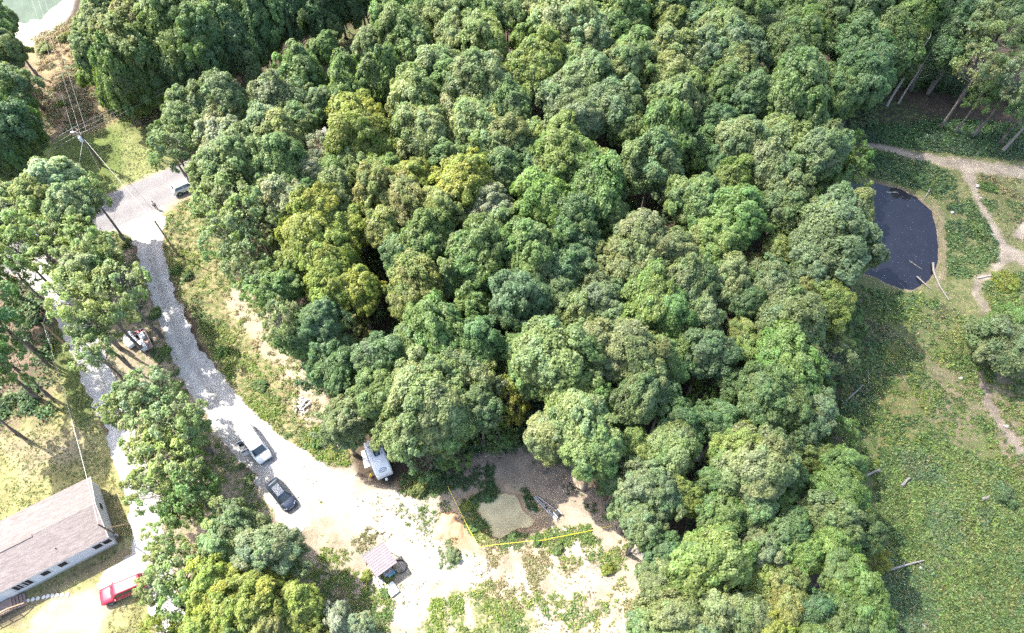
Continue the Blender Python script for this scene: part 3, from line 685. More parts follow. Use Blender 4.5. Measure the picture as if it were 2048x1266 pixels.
for ci, row in enumerate(CROWNS):
    px, py, rp, tint = row[:4]
    setn = row[4] if len(row) > 4 else 'D'
    rr = random.Random(1000 + ci)
    left = px < 760
    hc = row[5] if len(row) > 5 else (8.0 + rp * .085 + rr.uniform(-.8, .8))
    vs = row[6] if len(row) > 6 else (1.15 if setn != 'T' else 1.5)
    c = at(px, py, hc)
    zc = depth_at(c[1], hc)
    rad = rp * zc / FPX * (1.13 if setn != 'L' else 1.18)
    vr = min(rad * vs * rr.uniform(.92, 1.1), hc * .92)
    lib = SETS[setn]; k = rr.randrange(len(lib))
    t = np.array(TINT[tint]) * (1.5 if not (px < 300 and py > 330 or px < 480 and py > 740) else 1.85) * rr.uniform(.88, 1.12) * np.array([rr.uniform(.93, 1.08), 1, rr.uniform(.9, 1.1)])  # left-hand leaves painted brighter to imitate the overexposed light there
    root = empty('tree' if rp >= 34 else 'treelet', (c[0], c[1], float(gz_at(np.array([c[0]]), np.array([c[1]]))[0])), rr.uniform(0, 6.28))  # the second name covers grown forest trees with smaller crowns
    cr = link('crown', lib[k][0], root); cr.location = (0, 0, hc); ax = rr.uniform(.84, 1.2); cr.scale = (rad * ax, rad / ax, vr); cr.rotation_euler = (rr.uniform(-.24, .24), rr.uniform(-.24, .24), 0); cr.color = (*t, 1)
    lb = link('limbs', LIMBS[setn][k], root); lb.location = (0, 0, hc); lb.scale = cr.scale; lb.rotation_euler = cr.rotation_euler
    tk = link('trunk', TRUNKS[rr.randrange(4)], root); tr = .45 + rad * .13; tk.scale = (tr, tr, max(hc - vr * .55, 1.0))
    TREES.append((root, px, py, tint, rp))
print('trees', len(TREES), 'crown triangles', sum(len(m.polygons) for v in SETS.values() for m, q in v) * 2)

# ------------------------------------------------------------------ low growth: one mass per kind, leaf by leaf
def inside_px(P, x, y): return sdist(poly(P), x, y)

def clump_mass(name, pts, rad, k, leaf, cols, label, cat, hgt=.8, seed=3, jit=.8):
    """pts (n,2) feet of the clumps; rad (n,); k sprays per clump; one mesh of leaf sprays"""
    rng = np.random.default_rng(seed); n = len(pts)
    z0 = gz_at(pts[:, 0], pts[:, 1])
    d = rand_dirs(n * k, rng); d[:, 2] = np.abs(d[:, 2])
    r = np.repeat(rad, k)[:, None] * rng.uniform(.35, 1.1, (n * k, 1))
    P = np.repeat(np.column_stack([pts, z0]), k, 0) + d * r * np.array([1, 1, hgt])
    N = d * .5 + np.array([0, 0, .7]) + rand_dirs(n * k, rng) * jit; N /= np.linalg.norm(N, axis=1)[:, None]
    sz = leaf * np.repeat(np.clip(rad / rad.mean(), .6, 1.5), k)
    V, F = leaf_quads(P, N, 1.0, rng)
    c = np.repeat(P, 4, 0); V = c + (V - c) * np.repeat(sz, 4)[:, None]
    T = np.repeat(cols, k, 0) * rng.uniform(.75, 1.25, (n * k, 1))
    me = np_mesh(name, V, F, M['weed'], np.repeat(T, 4, 0))
    o = link(name, me); o.color = (1, 1, 1, 1)
    return tag(o, label, cat, kind='stuff')

def scatter(P, n, rng, thr=None, scale=2.0, seed=1):
    """n tries inside polygon P (pixels); kept where the noise is above thr"""
    Q = poly(P); lo, hi = Q.min(0), Q.max(0)
    p = rng.uniform(lo, hi, (n, 2))
    p = p[sdist(Q, p[:, 0], p[:, 1]) > 0]
    if thr is not None:
        p = p[fbm(p[:, 0], p[:, 1], scale, seed) + rng.uniform(-.1, .1, len(p)) > thr]
    return p

def off_ways(p, m=.15):
    x, y = p[:, 0], p[:, 1]
    k = (drive_f(x, y) < -m) & (lane_f(x, y) < -m) & (road_f(x, y) < -m) & (sdist(POND1, x, y) < -.1) & (sdist(POND2, x, y) < -.1) & (sdist(POND3, x, y) < -.3)
    for q, col, s, st in PATHS: k &= path_field(ppath(q), x, y) < .1
    k &= ~house_zone(x, y)
    return p[k]
HOUSE_O = at(237, 1087)[:2]; HOUSE_A = math.radians(-149.3)
def house_local(x, y):
    dx, dy = x - HOUSE_O[0], y - HOUSE_O[1]
    return dx * math.cos(HOUSE_A) + dy * math.sin(HOUSE_A), -dx * math.sin(HOUSE_A) + dy * math.cos(HOUSE_A)
THING_SPOTS = [(at(507, 885), 3.2), (at(563, 988), 2.6), (at(757, 925), 3.0), (at(245, 1178), 2.8), (at(760, 1122), 2.2), (at(375, 372), 2.6), (at(284, 680), 2.2), (at(310, 414), .8), (at(784, 1178), .9), (at(895, 1052), 1.6)]
def house_zone(x, y):
    u, v = house_local(x, y)
    z = (u > -.4) & (u < 21) & (v < .4) & (v > -8.2)
    for c, r in THING_SPOTS: z |= (x - c[0]) ** 2 + (y - c[1]) ** 2 < r * r * .55
    return z

def pick(pal, p, rng, jit=.16):
    n = len(p); pal = np.array(pal)
    v = (fbm(p[:, 0], p[:, 1], 4.5, 201, 3) - .5) * 2.4 + .5 + rng.uniform(-.28, .28, n)
    c = pal[np.clip((v * len(pal)).astype(int), 0, len(pal) - 1)]
    return c * rng.uniform(1 - jit, 1 + jit, (n, 1)) * rng.uniform(.94, 1.06, (n, 3))

rg = np.random.default_rng(5)
LIME = [(.15, .20, .035), (.12, .19, .035), (.19, .21, .05), (.10, .16, .04)]
MIDG = [(.09, .15, .045), (.12, .16, .05), (.08, .13, .05)]
DRYG = [(.19, .18, .08), (.24, .20, .10), (.15, .15, .065)]
RUST = [(.20, .13, .06), (.24, .15, .08), (.15, .13, .05), (.12, .11, .05)]
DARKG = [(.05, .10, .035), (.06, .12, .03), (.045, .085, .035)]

OLIVE = [(.080, .130, .036), (.10, .155, .036), (.125, .17, .042), (.155, .18, .055)]
def mass(name, areas, k, leaf, label, cat, hgt=.8, rr=(.22, .5), seed=1):
    PP = []; CC = []
    for P, n, thr, pal in areas:
        p = off_ways(scatter(P, n, rg, thr, 2.4, seed + len(PP)))
        PP.append(p); CC.append(pick(pal, p, rg))
    p = np.concatenate(PP); c = np.concatenate(CC)
    rad = rg.uniform(*rr, len(p)) * (.75 + .5 * fbm(p[:, 0], p[:, 1], 3, 17))
    print(name, len(p))
    return clump_mass(name, p, rad, k, leaf, c, label, cat, hgt, seed)

VERGE = [(330, 440), (372, 395), (420, 420), (440, 480), (470, 565), (545, 640), (600, 700), (650, 800), (690, 870), (700, 930), (640, 930), (560, 905), (500, 835), (430, 725), (370, 610), (325, 520)]
mass('verge_weeds', [
    (VERGE, 5200, .47, LIME), (VERGE, 2600, .42, DRYG),
    ([(380, 600), (440, 640), (520, 740), (575, 830), (590, 900), (520, 850), (450, 745), (395, 660)], 3200, .36, LIME),
    ([(620, 860), (690, 840), (700, 930), (640, 930), (590, 900)], 700, .40, LIME),
    ([(225, 480), (262, 485), (290, 560), (325, 640), (300, 660), (230, 560)], 900, .45, DRYG + MIDG),
    ([(300, 640), (360, 700), (420, 800), (480, 900), (560, 1010), (470, 1040), (380, 900), (300, 760)], 4200, .43, MIDG + LIME),
], 20, .125, 'bright green and straw weeds along the gravel driveway', 'weeds', .8, (.22, .55), 1)
mass('clearing_weeds', [
    ([(640, 1020), (760, 1060), (720, 1160), (780, 1266), (640, 1290), (600, 1130), (590, 1050)], 2300, .50, LIME + DRYG),
    ([(700, 1140), (790, 1150), (780, 1266), (690, 1266)], 500, .40, LIME),
    ([(865, 1200), (960, 1180), (1060, 1235), (1070, 1300), (830, 1300)], 1500, .40, LIME + MIDG),
    ([(960, 1080), (1240, 1060), (1310, 1120), (1290, 1300), (1060, 1300), (960, 1180)], 4200, .58, DRYG + LIME),
    ([(840, 1060), (930, 1080), (950, 1130), (870, 1140)], 300, .5, MIDG),
    ([(620, 955), (700, 990), (760, 1040), (740, 1050), (640, 1000)], 500, .54, MIDG),
    ([(780, 1010), (900, 1000), (930, 1060), (840, 1100)], 330, .62, MIDG),
    ([(915, 1005), (950, 990), (985, 1060), (985, 1090), (950, 1085), (925, 1040)], 420, .25, LIME + MIDG),
    ([(940, 1000), (985, 965), (1000, 985), (965, 1012)], 220, .2, DARKG),
    ([(1045, 975), (1065, 990), (1075, 1020), (1055, 1020)], 130, .2, DARKG),
    ([(1000, 1075), (1070, 1060), (1180, 1050), (1190, 1085), (1060, 1095), (990, 1100)], 700, .42, MIDG + LIME),
    ([(880, 930), (990, 930), (985, 975), (900, 985), (870, 960)], 420, .5, DARKG),
    ([(1000, 890), (1220, 1000), (1240, 1060), (1100, 1000)], 500, .58, DARKG),
    ([(800, 950), (880, 940), (900, 985), (850, 1000), (800, 985)], 420, .25, MIDG + RUST),
], 17, .115, 'patchy green weeds growing out of the pale sand of the clearing', 'weeds', .75, (.16, .42), 31)
RC_ALL = [(1690, 600), (1760, 590), (1880, 610), (1960, 640), (1975, 720), (2070, 740), (2070, 1290), (1790, 1290), (1760, 1130), (1715, 960), (1680, 800)]
mass('clearing_undergrowth', [
    (RC_ALL, 10000, .50, OLIVE + DRYG[2:]), (RC_ALL, 3000, .54, LIME + MIDG),
    ([(1760, 900), (1880, 880), (2070, 960), (2070, 1290), (1800, 1290), (1760, 1100)], 17000, .34, OLIVE + LIME[1:2] + MIDG),
    ([(1900, 900), (2070, 930), (2070, 1266), (1960, 1200)], 3600, .44, [(.13, .155, .04), (.12, .15, .04), (.10, .14, .045)]),
    ([(1850, 1100), (2070, 1080), (2070, 1290), (1880, 1290)], 700, .58, RUST[2:]),
    ([(1740, 300), (1850, 318), (1905, 350), (1915, 400), (1880, 405), (1850, 380), (1780, 360), (1735, 350)], 2400, .33, DARKG + MIDG),
    ([(1895, 405), (1940, 400), (2000, 480), (1995, 520), (1950, 550), (1900, 560), (1890, 480)], 1900, .40, MIDG + DARKG),
    ([(1960, 350), (2050, 360), (2070, 460), (2010, 470), (1960, 400)], 900, .5, MIDG + DRYG),
    ([(1960, 565), (2060, 540), (2070, 640), (1990, 640)], 800, .42, MIDG + LIME),
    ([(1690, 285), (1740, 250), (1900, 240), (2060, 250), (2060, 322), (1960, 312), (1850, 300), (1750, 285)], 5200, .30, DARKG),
    ([(1690, 560), (1750, 580), (1770, 700), (1740, 820), (1700, 900), (1670, 800)], 2000, .45, MIDG + DARKG),
    ([(1750, 580), (1830, 585), (1880, 600), (1850, 640), (1760, 650)], 600, .42, MIDG + LIME),
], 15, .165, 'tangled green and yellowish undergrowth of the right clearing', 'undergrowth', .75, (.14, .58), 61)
mass('strip_scrub', [
    ([(75, 85), (160, 45), (195, 130), (262, 225), (220, 250), (150, 255), (95, 270), (80, 200)], 4200, .38, RUST + DRYG),
    ([(80, 200), (150, 120), (200, 190), (180, 260), (100, 270)], 1500, .45, MIDG + RUST),
    ([(60, 75), (150, 35), (140, 70), (75, 105)], 700, .3, [(.25, .20, .09), (.2, .19, .06)]),
    ([(230, 200), (320, 225), (300, 260), (240, 250)], 700, .45, DRYG + LIME),
    ([(430, 200), (500, 150), (740, 25), (740, 70), (600, 140), (470, 230)], 1800, .55, MIDG + DRYG),
], 15, .15, 'rusty and green scrub on the cut strip under the power lines', 'scrub', .8, (.22, .6), 91)
WOODF = [(760, 60), (1000, -40), (1300, -40), (1760, 60), (1780, 200), (1700, 300), (1690, 560), (1690, 800), (1710, 950), (1770, 1150), (1770, 1280), (1290, 1280), (1300, 1110), (1230, 1000), (1060, 890), (900, 920), (700, 860), (620, 720), (500, 600), (400, 420), (420, 330), (540, 200)]
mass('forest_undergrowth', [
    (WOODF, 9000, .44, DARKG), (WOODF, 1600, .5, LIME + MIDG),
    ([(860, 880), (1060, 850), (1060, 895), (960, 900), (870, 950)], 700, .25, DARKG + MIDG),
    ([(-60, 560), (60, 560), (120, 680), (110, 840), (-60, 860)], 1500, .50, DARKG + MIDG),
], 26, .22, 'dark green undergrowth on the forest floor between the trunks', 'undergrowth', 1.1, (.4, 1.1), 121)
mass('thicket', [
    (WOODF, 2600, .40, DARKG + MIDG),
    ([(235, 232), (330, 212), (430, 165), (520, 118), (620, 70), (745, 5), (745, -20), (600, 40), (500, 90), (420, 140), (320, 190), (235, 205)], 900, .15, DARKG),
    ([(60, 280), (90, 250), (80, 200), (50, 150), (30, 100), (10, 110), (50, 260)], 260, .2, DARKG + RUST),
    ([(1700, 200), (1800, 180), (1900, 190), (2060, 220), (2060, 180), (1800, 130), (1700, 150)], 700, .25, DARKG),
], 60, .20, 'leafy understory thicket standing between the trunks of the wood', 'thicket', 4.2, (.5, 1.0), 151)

p = np.concatenate([scatter([(290, 460), (340, 560), (420, 720), (520, 860), (620, 990), (560, 1060), (470, 900), (370, 760), (310, 620)], 2600, rg, .52, 1.6, 301), scatter([(560, 900), (700, 960), (900, 1000), (960, 1120), (1280, 1100), (1280, 1280), (800, 1280), (760, 1080), (600, 980)], 5200, rg, .50, 2.2, 305),
    scatter([(130, 650), (200, 720), (300, 1000), (350, 1266), (300, 1266), (230, 900)], 900, rg, .52, 1.5, 309)])
p = p[~house_zone(p[:, 0], p[:, 1]) & (sdist(POND1, p[:, 0], p[:, 1]) < 0)]
clump_mass('gravel_weeds', p, rg.uniform(.05, .20, len(p)), 7, .085, pick(MIDG + DRYG + [(.10, .075, .05)], p, rg), 'tiny weeds and leaf scraps strewn over gravel and sand', 'weeds', .5, 77)

# short grass of the mown yards: fine blades
def grass(name, areas, label):
    PP = []; CC = []
    for P, n, thr, pal in areas:
        p = off_ways(scatter(P, n, rg, thr, 1.8, 7)); PP.append(p); CC.append(pick(pal, p, rg, .2))
    p = np.concatenate(PP); c = np.concatenate(CC)
    return clump_mass(name, p, rg.uniform(.10, .22, len(p)), 4, .11, c, label, 'grass', .55, 9)
grass('grass', [
    ([(-80, 470), (-80, 360), (0, 375), (60, 345), (95, 290), (150, 262), (330, 245), (342, 332), (212, 388)], 9000, .40, [(.10, .15, .035), (.13, .16, .045), (.16, .17, .06)]),
    ([(-80, 1240), (-80, 860), (60, 860), (165, 760), (205, 840), (248, 960), (275, 1080), (150, 1160)], 11000, .46, [(.16, .17, .05), (.12, .15, .04), (.26, .23, .11)]),
    ([(230, 1215), (300, 1150), (330, 1290), (200, 1290)], 1800, .45, [(.2, .19, .07), (.14, .15, .05)]),
    ([(1930, 350), (2060, 350), (2060, 640), (1890, 600), (1890, 540)], 5000, .45, [(.11, .14, .045), (.17, .16, .07)]),
    ([(110, 640), (150, 665), (195, 810), (170, 870), (120, 760)], 1800, .35, [(.08, .13, .03), (.10, .14, .035)]),
], 'short mown grass, green and dry in patches')

# ------------------------------------------------------------------ single shrubs
SHRUB = [crown_mesh('shrub_foliage', 700 + i, 16, 8, 40, .085, low=-.1, jit=.8, flat=.75, shape=.2, rmin=.18, rmax=.42, fill=.25) for i in range(4)]
SHRUB_STEM = limb_mesh('shrub_stems', [(np.array([.4, .1, .4]), .3), (np.array([-.3, .3, .5]), .3), (np.array([0, -.4, .45]), .3), (np.array([.05, .05, .7]), .3)], M['bark'], 3, .03, 0)
SHRUBS = [
    (2005, 988, 26, 'd', 'dark green round bush beside the short pale log in the right clearing'), (2010, 565, 24, 'y', 'yellowish round bush on the right edge below the sandy fork'),
    (1075, 1078, 11, 'b', 'bright green round bush on the yellow line south of the murky pond'), (1025, 1072, 12, 'g', 'low green bush on the south shore of the murky pond'), (1117, 1098, 12, 'g', 'soft green bush on sand right of the round bush on the yellow line'),
    (950, 1050, 15, 'g', 'long green bush along the west shore of the murky pond'), (975, 990, 14, 'd', 'dark bush at the northwest corner of the murky pond'), (935, 1012, 11, 'y', 'yellow-green bush at the bend of the yellow line'),
    (905, 1110, 16, 's', 'pale green weed clump on the sand east of the shed'), 
    (632, 880, 17, 'b', 'bright green bush left of the leaning white log near the camper'), (665, 905, 13, 'y', 'yellow-green bush between the driveway and the camper'), (445, 700, 14, 'b', 'bright bush on the driveway verge level with the utility trailer'),
    (375, 552, 11, 'd', 'dark green bush at the foot of the bare pole'), (352, 540, 10, 'g', 'green bush at the driveway edge below the bare pole'), (520, 770, 15, 'g', 'green bush on the verge above the white van'),
    (735, 1150, 13, 'y', 'yellow-green bush west of the shed beside the white boards'), (770, 1185, 11, 'b', 'green bush between the shed and the pale crate'), 
    (1215, 1138, 12, 'y', 'yellow-green bush by the grey stumps'), 
    (1960, 455, 18, 'g', 'green bush left of the sandy fork in the right clearing'), (1975, 372, 15, 'g', 'green bush beside the white rock under the sandy path'), (1880, 372, 16, 'd', 'dark bush between the pale path and the dark pond'), (1830, 350, 16, 'd', 'dark bush on the bank above the dark pond'),
    (835, 975, 20, 'o', 'brownish green bush in front of the camper'), (870, 955, 18, 'd', 'dark bush at the forest edge right of the camper'),
    (310, 625, 13, 'g', 'green bush between the driveway and the loaded trailer'), (330, 700, 10, 'b', 'bright bush at the rear of the loaded trailer'), (245, 480, 16, 'o', 'brownish bush in the corner of road and driveway'),
    (120, 205, 10, 'y', 'yellow bush in the shaded rusty scrub'), (130, 75, 14, 'o', 'tan feathery bush on the sandy shore of the green pond'), (85, 95, 15, 'o', 'tan feathery bush in the left corner of the sandy shore'),
]
for i, (px, py, rp, t, lab) in enumerate(SHRUBS):
    c = at(px, py, .4); r = rp * depth_at(c[1], .4) / FPX * 1.1
    rr = random.Random(50 + i)
    o = empty('shrub', (c[0], c[1], float(gz_at(c[:1], c[1:2])[0])), rr.uniform(0, 6.2), lab, 'bush', 'bushes of the clearings and verges')
    f = link('foliage', SHRUB[i % 4][0], o); q_ = rr.uniform(.75, 1.3); f.scale = (r * q_, r / q_, r * rr.uniform(.55, .9)); f.location = (0, 0, .1); f.color = (*(np.array(TINT[t]) * 1.45), 1)
    s = link('stem', SHRUB_STEM, o); s.scale = (r, r, r * .9)

# ------------------------------------------------------------------ vehicles
def rrect(x0, x1, w, r, z, n=4, taper=0.0):
    """rounded rectangle ring, counter-clockwise, 4*(n+1) points"""
    pts = []
    for cx, cy, a0 in ((x1 - r, w - r - taper, 0), (x0 + r, w - r, 90), (x0 + r, -w + r, 180), (x1 - r, -w + r + taper, 270)):
        for k in range(n + 1):
            a = math.radians(a0 + 90 * k / n)
            pts.append((cx + r * math.cos(a), cy + r * math.sin(a), z))
    return pts

def lerp(a, b, t): return tuple(a[i] + (b[i] - a[i]) * t for i in range(3))

def quad_on(p00, p10, p11, p01, u0, u1, v0, v1):
    f = lambda u, v: lerp(lerp(p00, p10, u), lerp(p01, p11, u), v)
    return [f(u0, v0), f(u1, v0), f(u1, v1), f(u0, v1)]

def wheel(root, x, y, R=.34, w=.23):
    s = 1 if y > 0 else -1
    t = MB().lathe([(R * .55, -w / 2), (R * .93, -w / 2), (R, -w / 3), (R, w / 3), (R * .93, w / 2), (R * .55, w / 2)], (0, 0, 0), 20, 'Y').build('wheel', M['tyre'], root)
    t.location = (x, y, R)
    r = MB().lathe([(.001, s * w * .40), (R * .2, s * w * .44), (R * .56, s * w * .38), (R * .58, s * w * .5)], (0, 0, 0), 20, 'Y')
    for k in range(5):
        a = k * math.pi * .4; r.box((R * .33 * math.cos(a), s * w * .46, R * .33 * math.sin(a)), (R * .42, .03, R * .13), ry=-a)
    r.build('rim', M['rim'], t)

def car(label, cat, loc, ang, L, W, H, paint, st, gh, opts, group='vehicles parked on the property'):
    """st: (x fraction from the rear, top height, width factor); gh: greenhouse x fractions at the belt and roof, belt height, roof half width"""
    root = empty('parked_car' if cat == 'car' else opts.get('name', 'parked_van'), loc, ang, label, cat, group)
    hw = W / 2; X = lambda t: (t - .5) * L
    rings = []
    for t, zt, wf in st:
        x = X(t); w = hw * wf; b = opts.get('clear', .22) + (.12 if t < .03 or t > .97 else 0)
        half = [(w * .82, b), (w * .97, b + .12), (w, b + .30), (w * .995, zt - .16), (w * .955, zt - .05), (w * .86, zt), (w * .45, zt + .025)]
        rings.append([(x, y, z) for y, z in half] + [(x, -y, z) for y, z in reversed(half)])
    body = MB().loft(rings, (True, True))
    body.build('body', paint, root)
    xr0, xf0, xr1, xf1, zb, wr, zr = gh
    wb = hw * .93
    A = [rrect(X(xr0), X(xf0), wb, .14, zb - .03), rrect(X(xr1) - .06, X(xf1) + .10, wr + .015, .16, zr - .10), rrect(X(xr1), X(xf1), wr - .035, .16, zr - .03)]
    cabin = MB().loft(A, (False, False))
    cabin.build('cabin', paint, root)
    ro = MB()
    rg0 = A[2]; rg1 = [(x * .86 + X((xr1 + xf1) / 2) * .14, y * .84, zr + .012) for x, y, z in rg0]
    ro.loft([rg0, rg1], (False, True)); roof = ro.build('roof', opts.get('roofmat', paint), root)
    # glass, standing proud of the cabin faces
    fb, ft = X(xf0), X(xf1) + .10; rb, rt_ = X(xr0), X(xr1) - .06; zt = zr - .09
    wsq = quad_on((fb, -wb + .1, zb), (fb, wb - .1, zb), (ft, wr - .1, zt), (ft, -wr + .1, zt), .02, .98, .05, .97)
    MB().panel(wsq, .014).build('windscreen', M['glass'], root)
    rwq = quad_on((rb, wb - .12, zb), (rb, -wb + .12, zb), (rt_, -wr + .12, zt), (rt_, wr - .12, zt), .06, .94, .18, .93)
    MB().panel(rwq, .014).build('rear_window', M['glass'], root)
    for s in (1, -1):
        n = opts.get('sidewin', 2)
        a0, a1 = (X(xr0) + .12, X(xf0) - .14); b0, b1 = (X(xr1) + .06, X(xf1) - .02)
        for i in range(n):
            if opts.get('open') and s == -1 and i in opts['open']: continue
            u0 = i / n + .02; u1 = (i + 1) / n - .02
            q = quad_on((a0, s * wb, zb), (a1, s * wb, zb), (b1, s * (wr + .015), zt), (b0, s * (wr + .015), zt), u0, u1, .12, .90)
            if s == -1: pass
            else: q = [q[1], q[0], q[3], q[2]]
            MB().panel(q, .012).build('side_window', M['glass'], root)
    R = opts.get('R', .33)
    for x in (opts.get('wr', .19), opts.get('wf', .81)):
        for s in (1, -1):
            wheel(root, X(x), s * (hw - .09), R)
            arch = MB()
            arch.lathe([(R * 1.02, -.01), (R * 1.2, -.01), (R * 1.2, .012), (R * 1.02, .012)], (X(x), s * (hw * .985), R), 20, 'Y'); arch.build('wheel_arch', opts.get('archmat', M['black']), root)
    zt0 = st[-2][1]; wf_ = st[-1][2]
    for s in (1, -1):
        MB().panel([(X(.985), s * hw * .50, zt0 - .16), (X(.945), s * hw * .88, zt0 - .13), (X(.905), s * hw * .86, zt0 + .02), (X(.955), s * hw * .52, zt0 + .01)][::s], .03).build('headlight', M['lens'], root)
        MB().box((X(.008), s * hw * .72, st[0][1] - .14), (.06, hw * .34, .16)).build('taillight', M['redlens'], root)
        m = MB(); m.box((X(xf0) - .42, s * (hw + .10), zb + .07), (.12, .20, .13)); m.box((X(xf0) - .40, s * (hw + .01), zb + .03), (.05, .12, .04)); m.build('mirror', opts.get('mirmat', paint), root, .02)
    MB().box((X(.992), 0, .42), (.10, W * .80, .20)).build('bumper', opts.get('bumpmat', M['black']), root, .03)
    MB().box((X(.008), 0, .44), (.10, W * .82, .20)).build('bumper', opts.get('bumpmat', M['black']), root, .03)
    MB().box((X(.998), 0, .62), (.03, W * .42, .12)).build('grille', M['black'], root)
    for s in (1, -1):
        MB().box((X(xf0) - .02, s * .22, zb + .045), (.03, .62, .015), rz=.12 * s, ry=.25).build('wiper', M['black'], root)
    hd = MB()
    for xq in opts.get('doors', (.36, .56)):
        for s in (1, -1): hd.box((X(xq), s * (hw * .995), st[len(st) // 2][1] - .14), (.16, .025, .03))
    hd.build('door_handle', opts.get('trimmat', paint), root)
    return root, X

def gxy(px, py, z=0.0):
    c = at(px, py, z); return (float(c[0]), float(c[1]), float(gz_at(c[:1], c[1:2])[0]) + .04)

SED = [(.0, .70, .80), (.02, .86, .90), (.12, .96, .97), (.22, .95, 1), (.5, .94, 1), (.72, .93, 1), (.86, .86, .97), (.95, .76, .90), (1.0, .62, .74)]
car('dark blue sedan parked on the gravel spur beside the driveway', 'car', gxy(563, 989, .5), math.radians(-47), 4.45, 1.80, 1.45, M['darkblue'], SED,
    (.10, .76, .235, .60, .95, .57, 1.43), dict(sidewin=3, mirmat=M['darkblue'], archmat=M['black']))
HAT = [(.0, .80, .86), (.02, .96, .93), (.12, 1.0, .98), (.5, .98, 1), (.74, .97, 1), (.87, .92, .97), (.95, .82, .90), (1.0, .66, .76)]
car('white hatchback on the paved road, half hidden by a roadside tree', 'car', gxy(372, 372, .6), math.radians(33), 4.3, 1.80, 1.55, M['whitepaint'], HAT,
    (.03, .76, .12, .60, 1.0, .60, 1.54), dict(sidewin=2, R=.35))
SUVS = [(.0, .98, .88), (.02, 1.10, .95), (.1, 1.12, .99), (.5, 1.10, 1), (.76, 1.09, 1), (.9, 1.05, .97), (.97, .96, .92), (1.0, .80, .84)]
root, X = car('red sport utility car with roof rack parked by the white house', 'car', gxy(246, 1179, .7), math.radians(204), 4.75, 1.86, 1.82, M['redpaint'], SUVS,
    (.015, .74, .045, .615, 1.12, .66, 1.80), dict(sidewin=3, R=.39, clear=.30, wf=.82, wr=.2, trimmat=M['tan'], bumpmat=M['redpaint']))
MB().panel([(X(.12), -.42, 1.815), (X(.36), -.42, 1.815), (X(.36), .42, 1.815), (X(.12), .42, 1.815)], .012).build('sunroof', M['sunglass'], root)
MB().panel([(X(.48), -.40, 1.815), (X(.56), -.40, 1.815), (X(.56), .36, 1.815), (X(.48), .36, 1.815)], .012).build('sunroof', M['sunglass'], root)
for s in (1, -1):
    rk = MB().tube([(X(.06), s * .60, 1.82), (X(.08), s * .60, 1.88), (X(.55), s * .60, 1.88), (X(.58), s * .60, 1.82)], .02, 6); rk.build('roof_rack', M['tan'], root)
    MB().box((X(.5), s * .925, .62), (3.4, .03, .06)).build('side_moulding', M['tan'], root)
MB().box((X(-.005), 0, 1.0), (.05, 1.2, .08)).build('rear_trim', M['tan'], root)

# white van, both side cargo doors swung open on its right side
VAN = [(.0, 1.15, .95), (.02, 1.25, .98), (.2, 1.26, 1), (.5, 1.26, 1), (.80, 1.22, 1), (.90, 1.12, .97), (.965, 1.0, .92), (1.0, .72, .84)]
root, X = car('white passenger van with its side doors swung open on the gravel driveway', 'van', gxy(508, 886, .9), math.radians(-50), 5.65, 2.0, 2.1, M['whitepaint'], VAN,
    (.004, .845, .012, .715, 1.26, .86, 2.08), dict(name='parked_van', sidewin=5, R=.37, clear=.30, wf=.83, wr=.2, mirmat=M['black'], open=(2, 3), doors=(.76,)))
MB().box((X(.50), -1.005, 1.08), (1.35, .025, 1.45)).build('doorway_shade_sheet', M['black'], root)  # black sheet stands in for the shade inside the open doorway
for nm, x, a, w in (('side_door', X(.62), -1.42, .80), ('side_door', X(.375), -1.75, .60)):
    d = MB().box((-w / 2, 0, .80), (w, .06, .95)); d.box((-w / 2, 0, 1.72), (w, .05, .10)); d.box((-w + .04, 0, 1.5), (.07, .05, .5)); d.box((-.04, 0, 1.5), (.07, .05, .5))
    do = d.build(nm, M['whitepaint'], root, .015)
    do.location = (x, -1.03, .28 - .1); do.rotation_euler = (0, 0, -a if x > 0 else math.pi + a)
    MB().box((-w / 2, 0, 1.47), (w - .16, .03, .42)).build('door_window', M['glass'], do)
    MB().box((-w / 2, .035 if x > 0 else -.035, .8), (w - .14, .02, .75)).build('door_lining', M['galv'] if x > 0 else M['black'], do)

# camper trailer with roof hatch, oval emblem and gas bottle on its tongue
cl = gxy(757, 918, 1.2)
camper = empty('camper_trailer', cl, math.radians(-64.5), 'white camper trailer parked at the forest edge, branches over its tail', 'camper')
L2, W2 = 4.7, 2.1
def csec(x, wf, zb, zt, r):
    w = W2 / 2 * wf
    pts = [(w, zb)]
    for k in range(5):
        a = math.radians(90 * k / 4); pts.append((w - r + r * math.cos(a), zt - r + r * math.sin(a)))
    return [(x, y, z) for y, z in pts] + [(x, -y, z) for y, z in reversed(pts)]
b = MB().loft([csec(-2.35, .86, .75, 1.65, .25), csec(-2.28, .94, .55, 2.1, .3), csec(-1.95, .99, .48, 2.45, .32), csec(-1.2, 1, .45, 2.62, .3), csec(0, 1, .45, 2.64, .3), csec(1.2, 1, .45, 2.60, .3), csec(1.75, .99, .48, 2.42, .3), csec(2.15, .96, .55, 2.0, .3), csec(2.33, .9, .7, 1.5, .25)])
b.build('body', M['whitepaint'], camper)
h = MB().box((-.15, .06, 2.70), (.74, .70, .10)); h.build('roof_hatch', M['black'], camper, .03)
MB().box((-.05, .06, 2.76), (.36, .30, .03)).build('hatch_vent', M['blue'], camper)
MB().box((-1.25, -.45, 2.67), (.30, .30, .08)).build('roof_vent', M['galv'], camper, .02)
MB().tube([(-1.9, .55, 2.52), (-1.2, .62, 2.66), (.2, .62, 2.68)], .02, 6).build('cable', M['black'], camper)
for xx, ww in ((-1.2, .7), (.9, .55)):
    for s in (1, -1): MB().box((xx, s * 1.045, 1.65), (ww, .03, .5)).build('window', M['winglass'], camper)
MB().box((.05, -1.05, 1.35), (.62, .03, 1.6)).build('door', M['siding'], camper, .01)
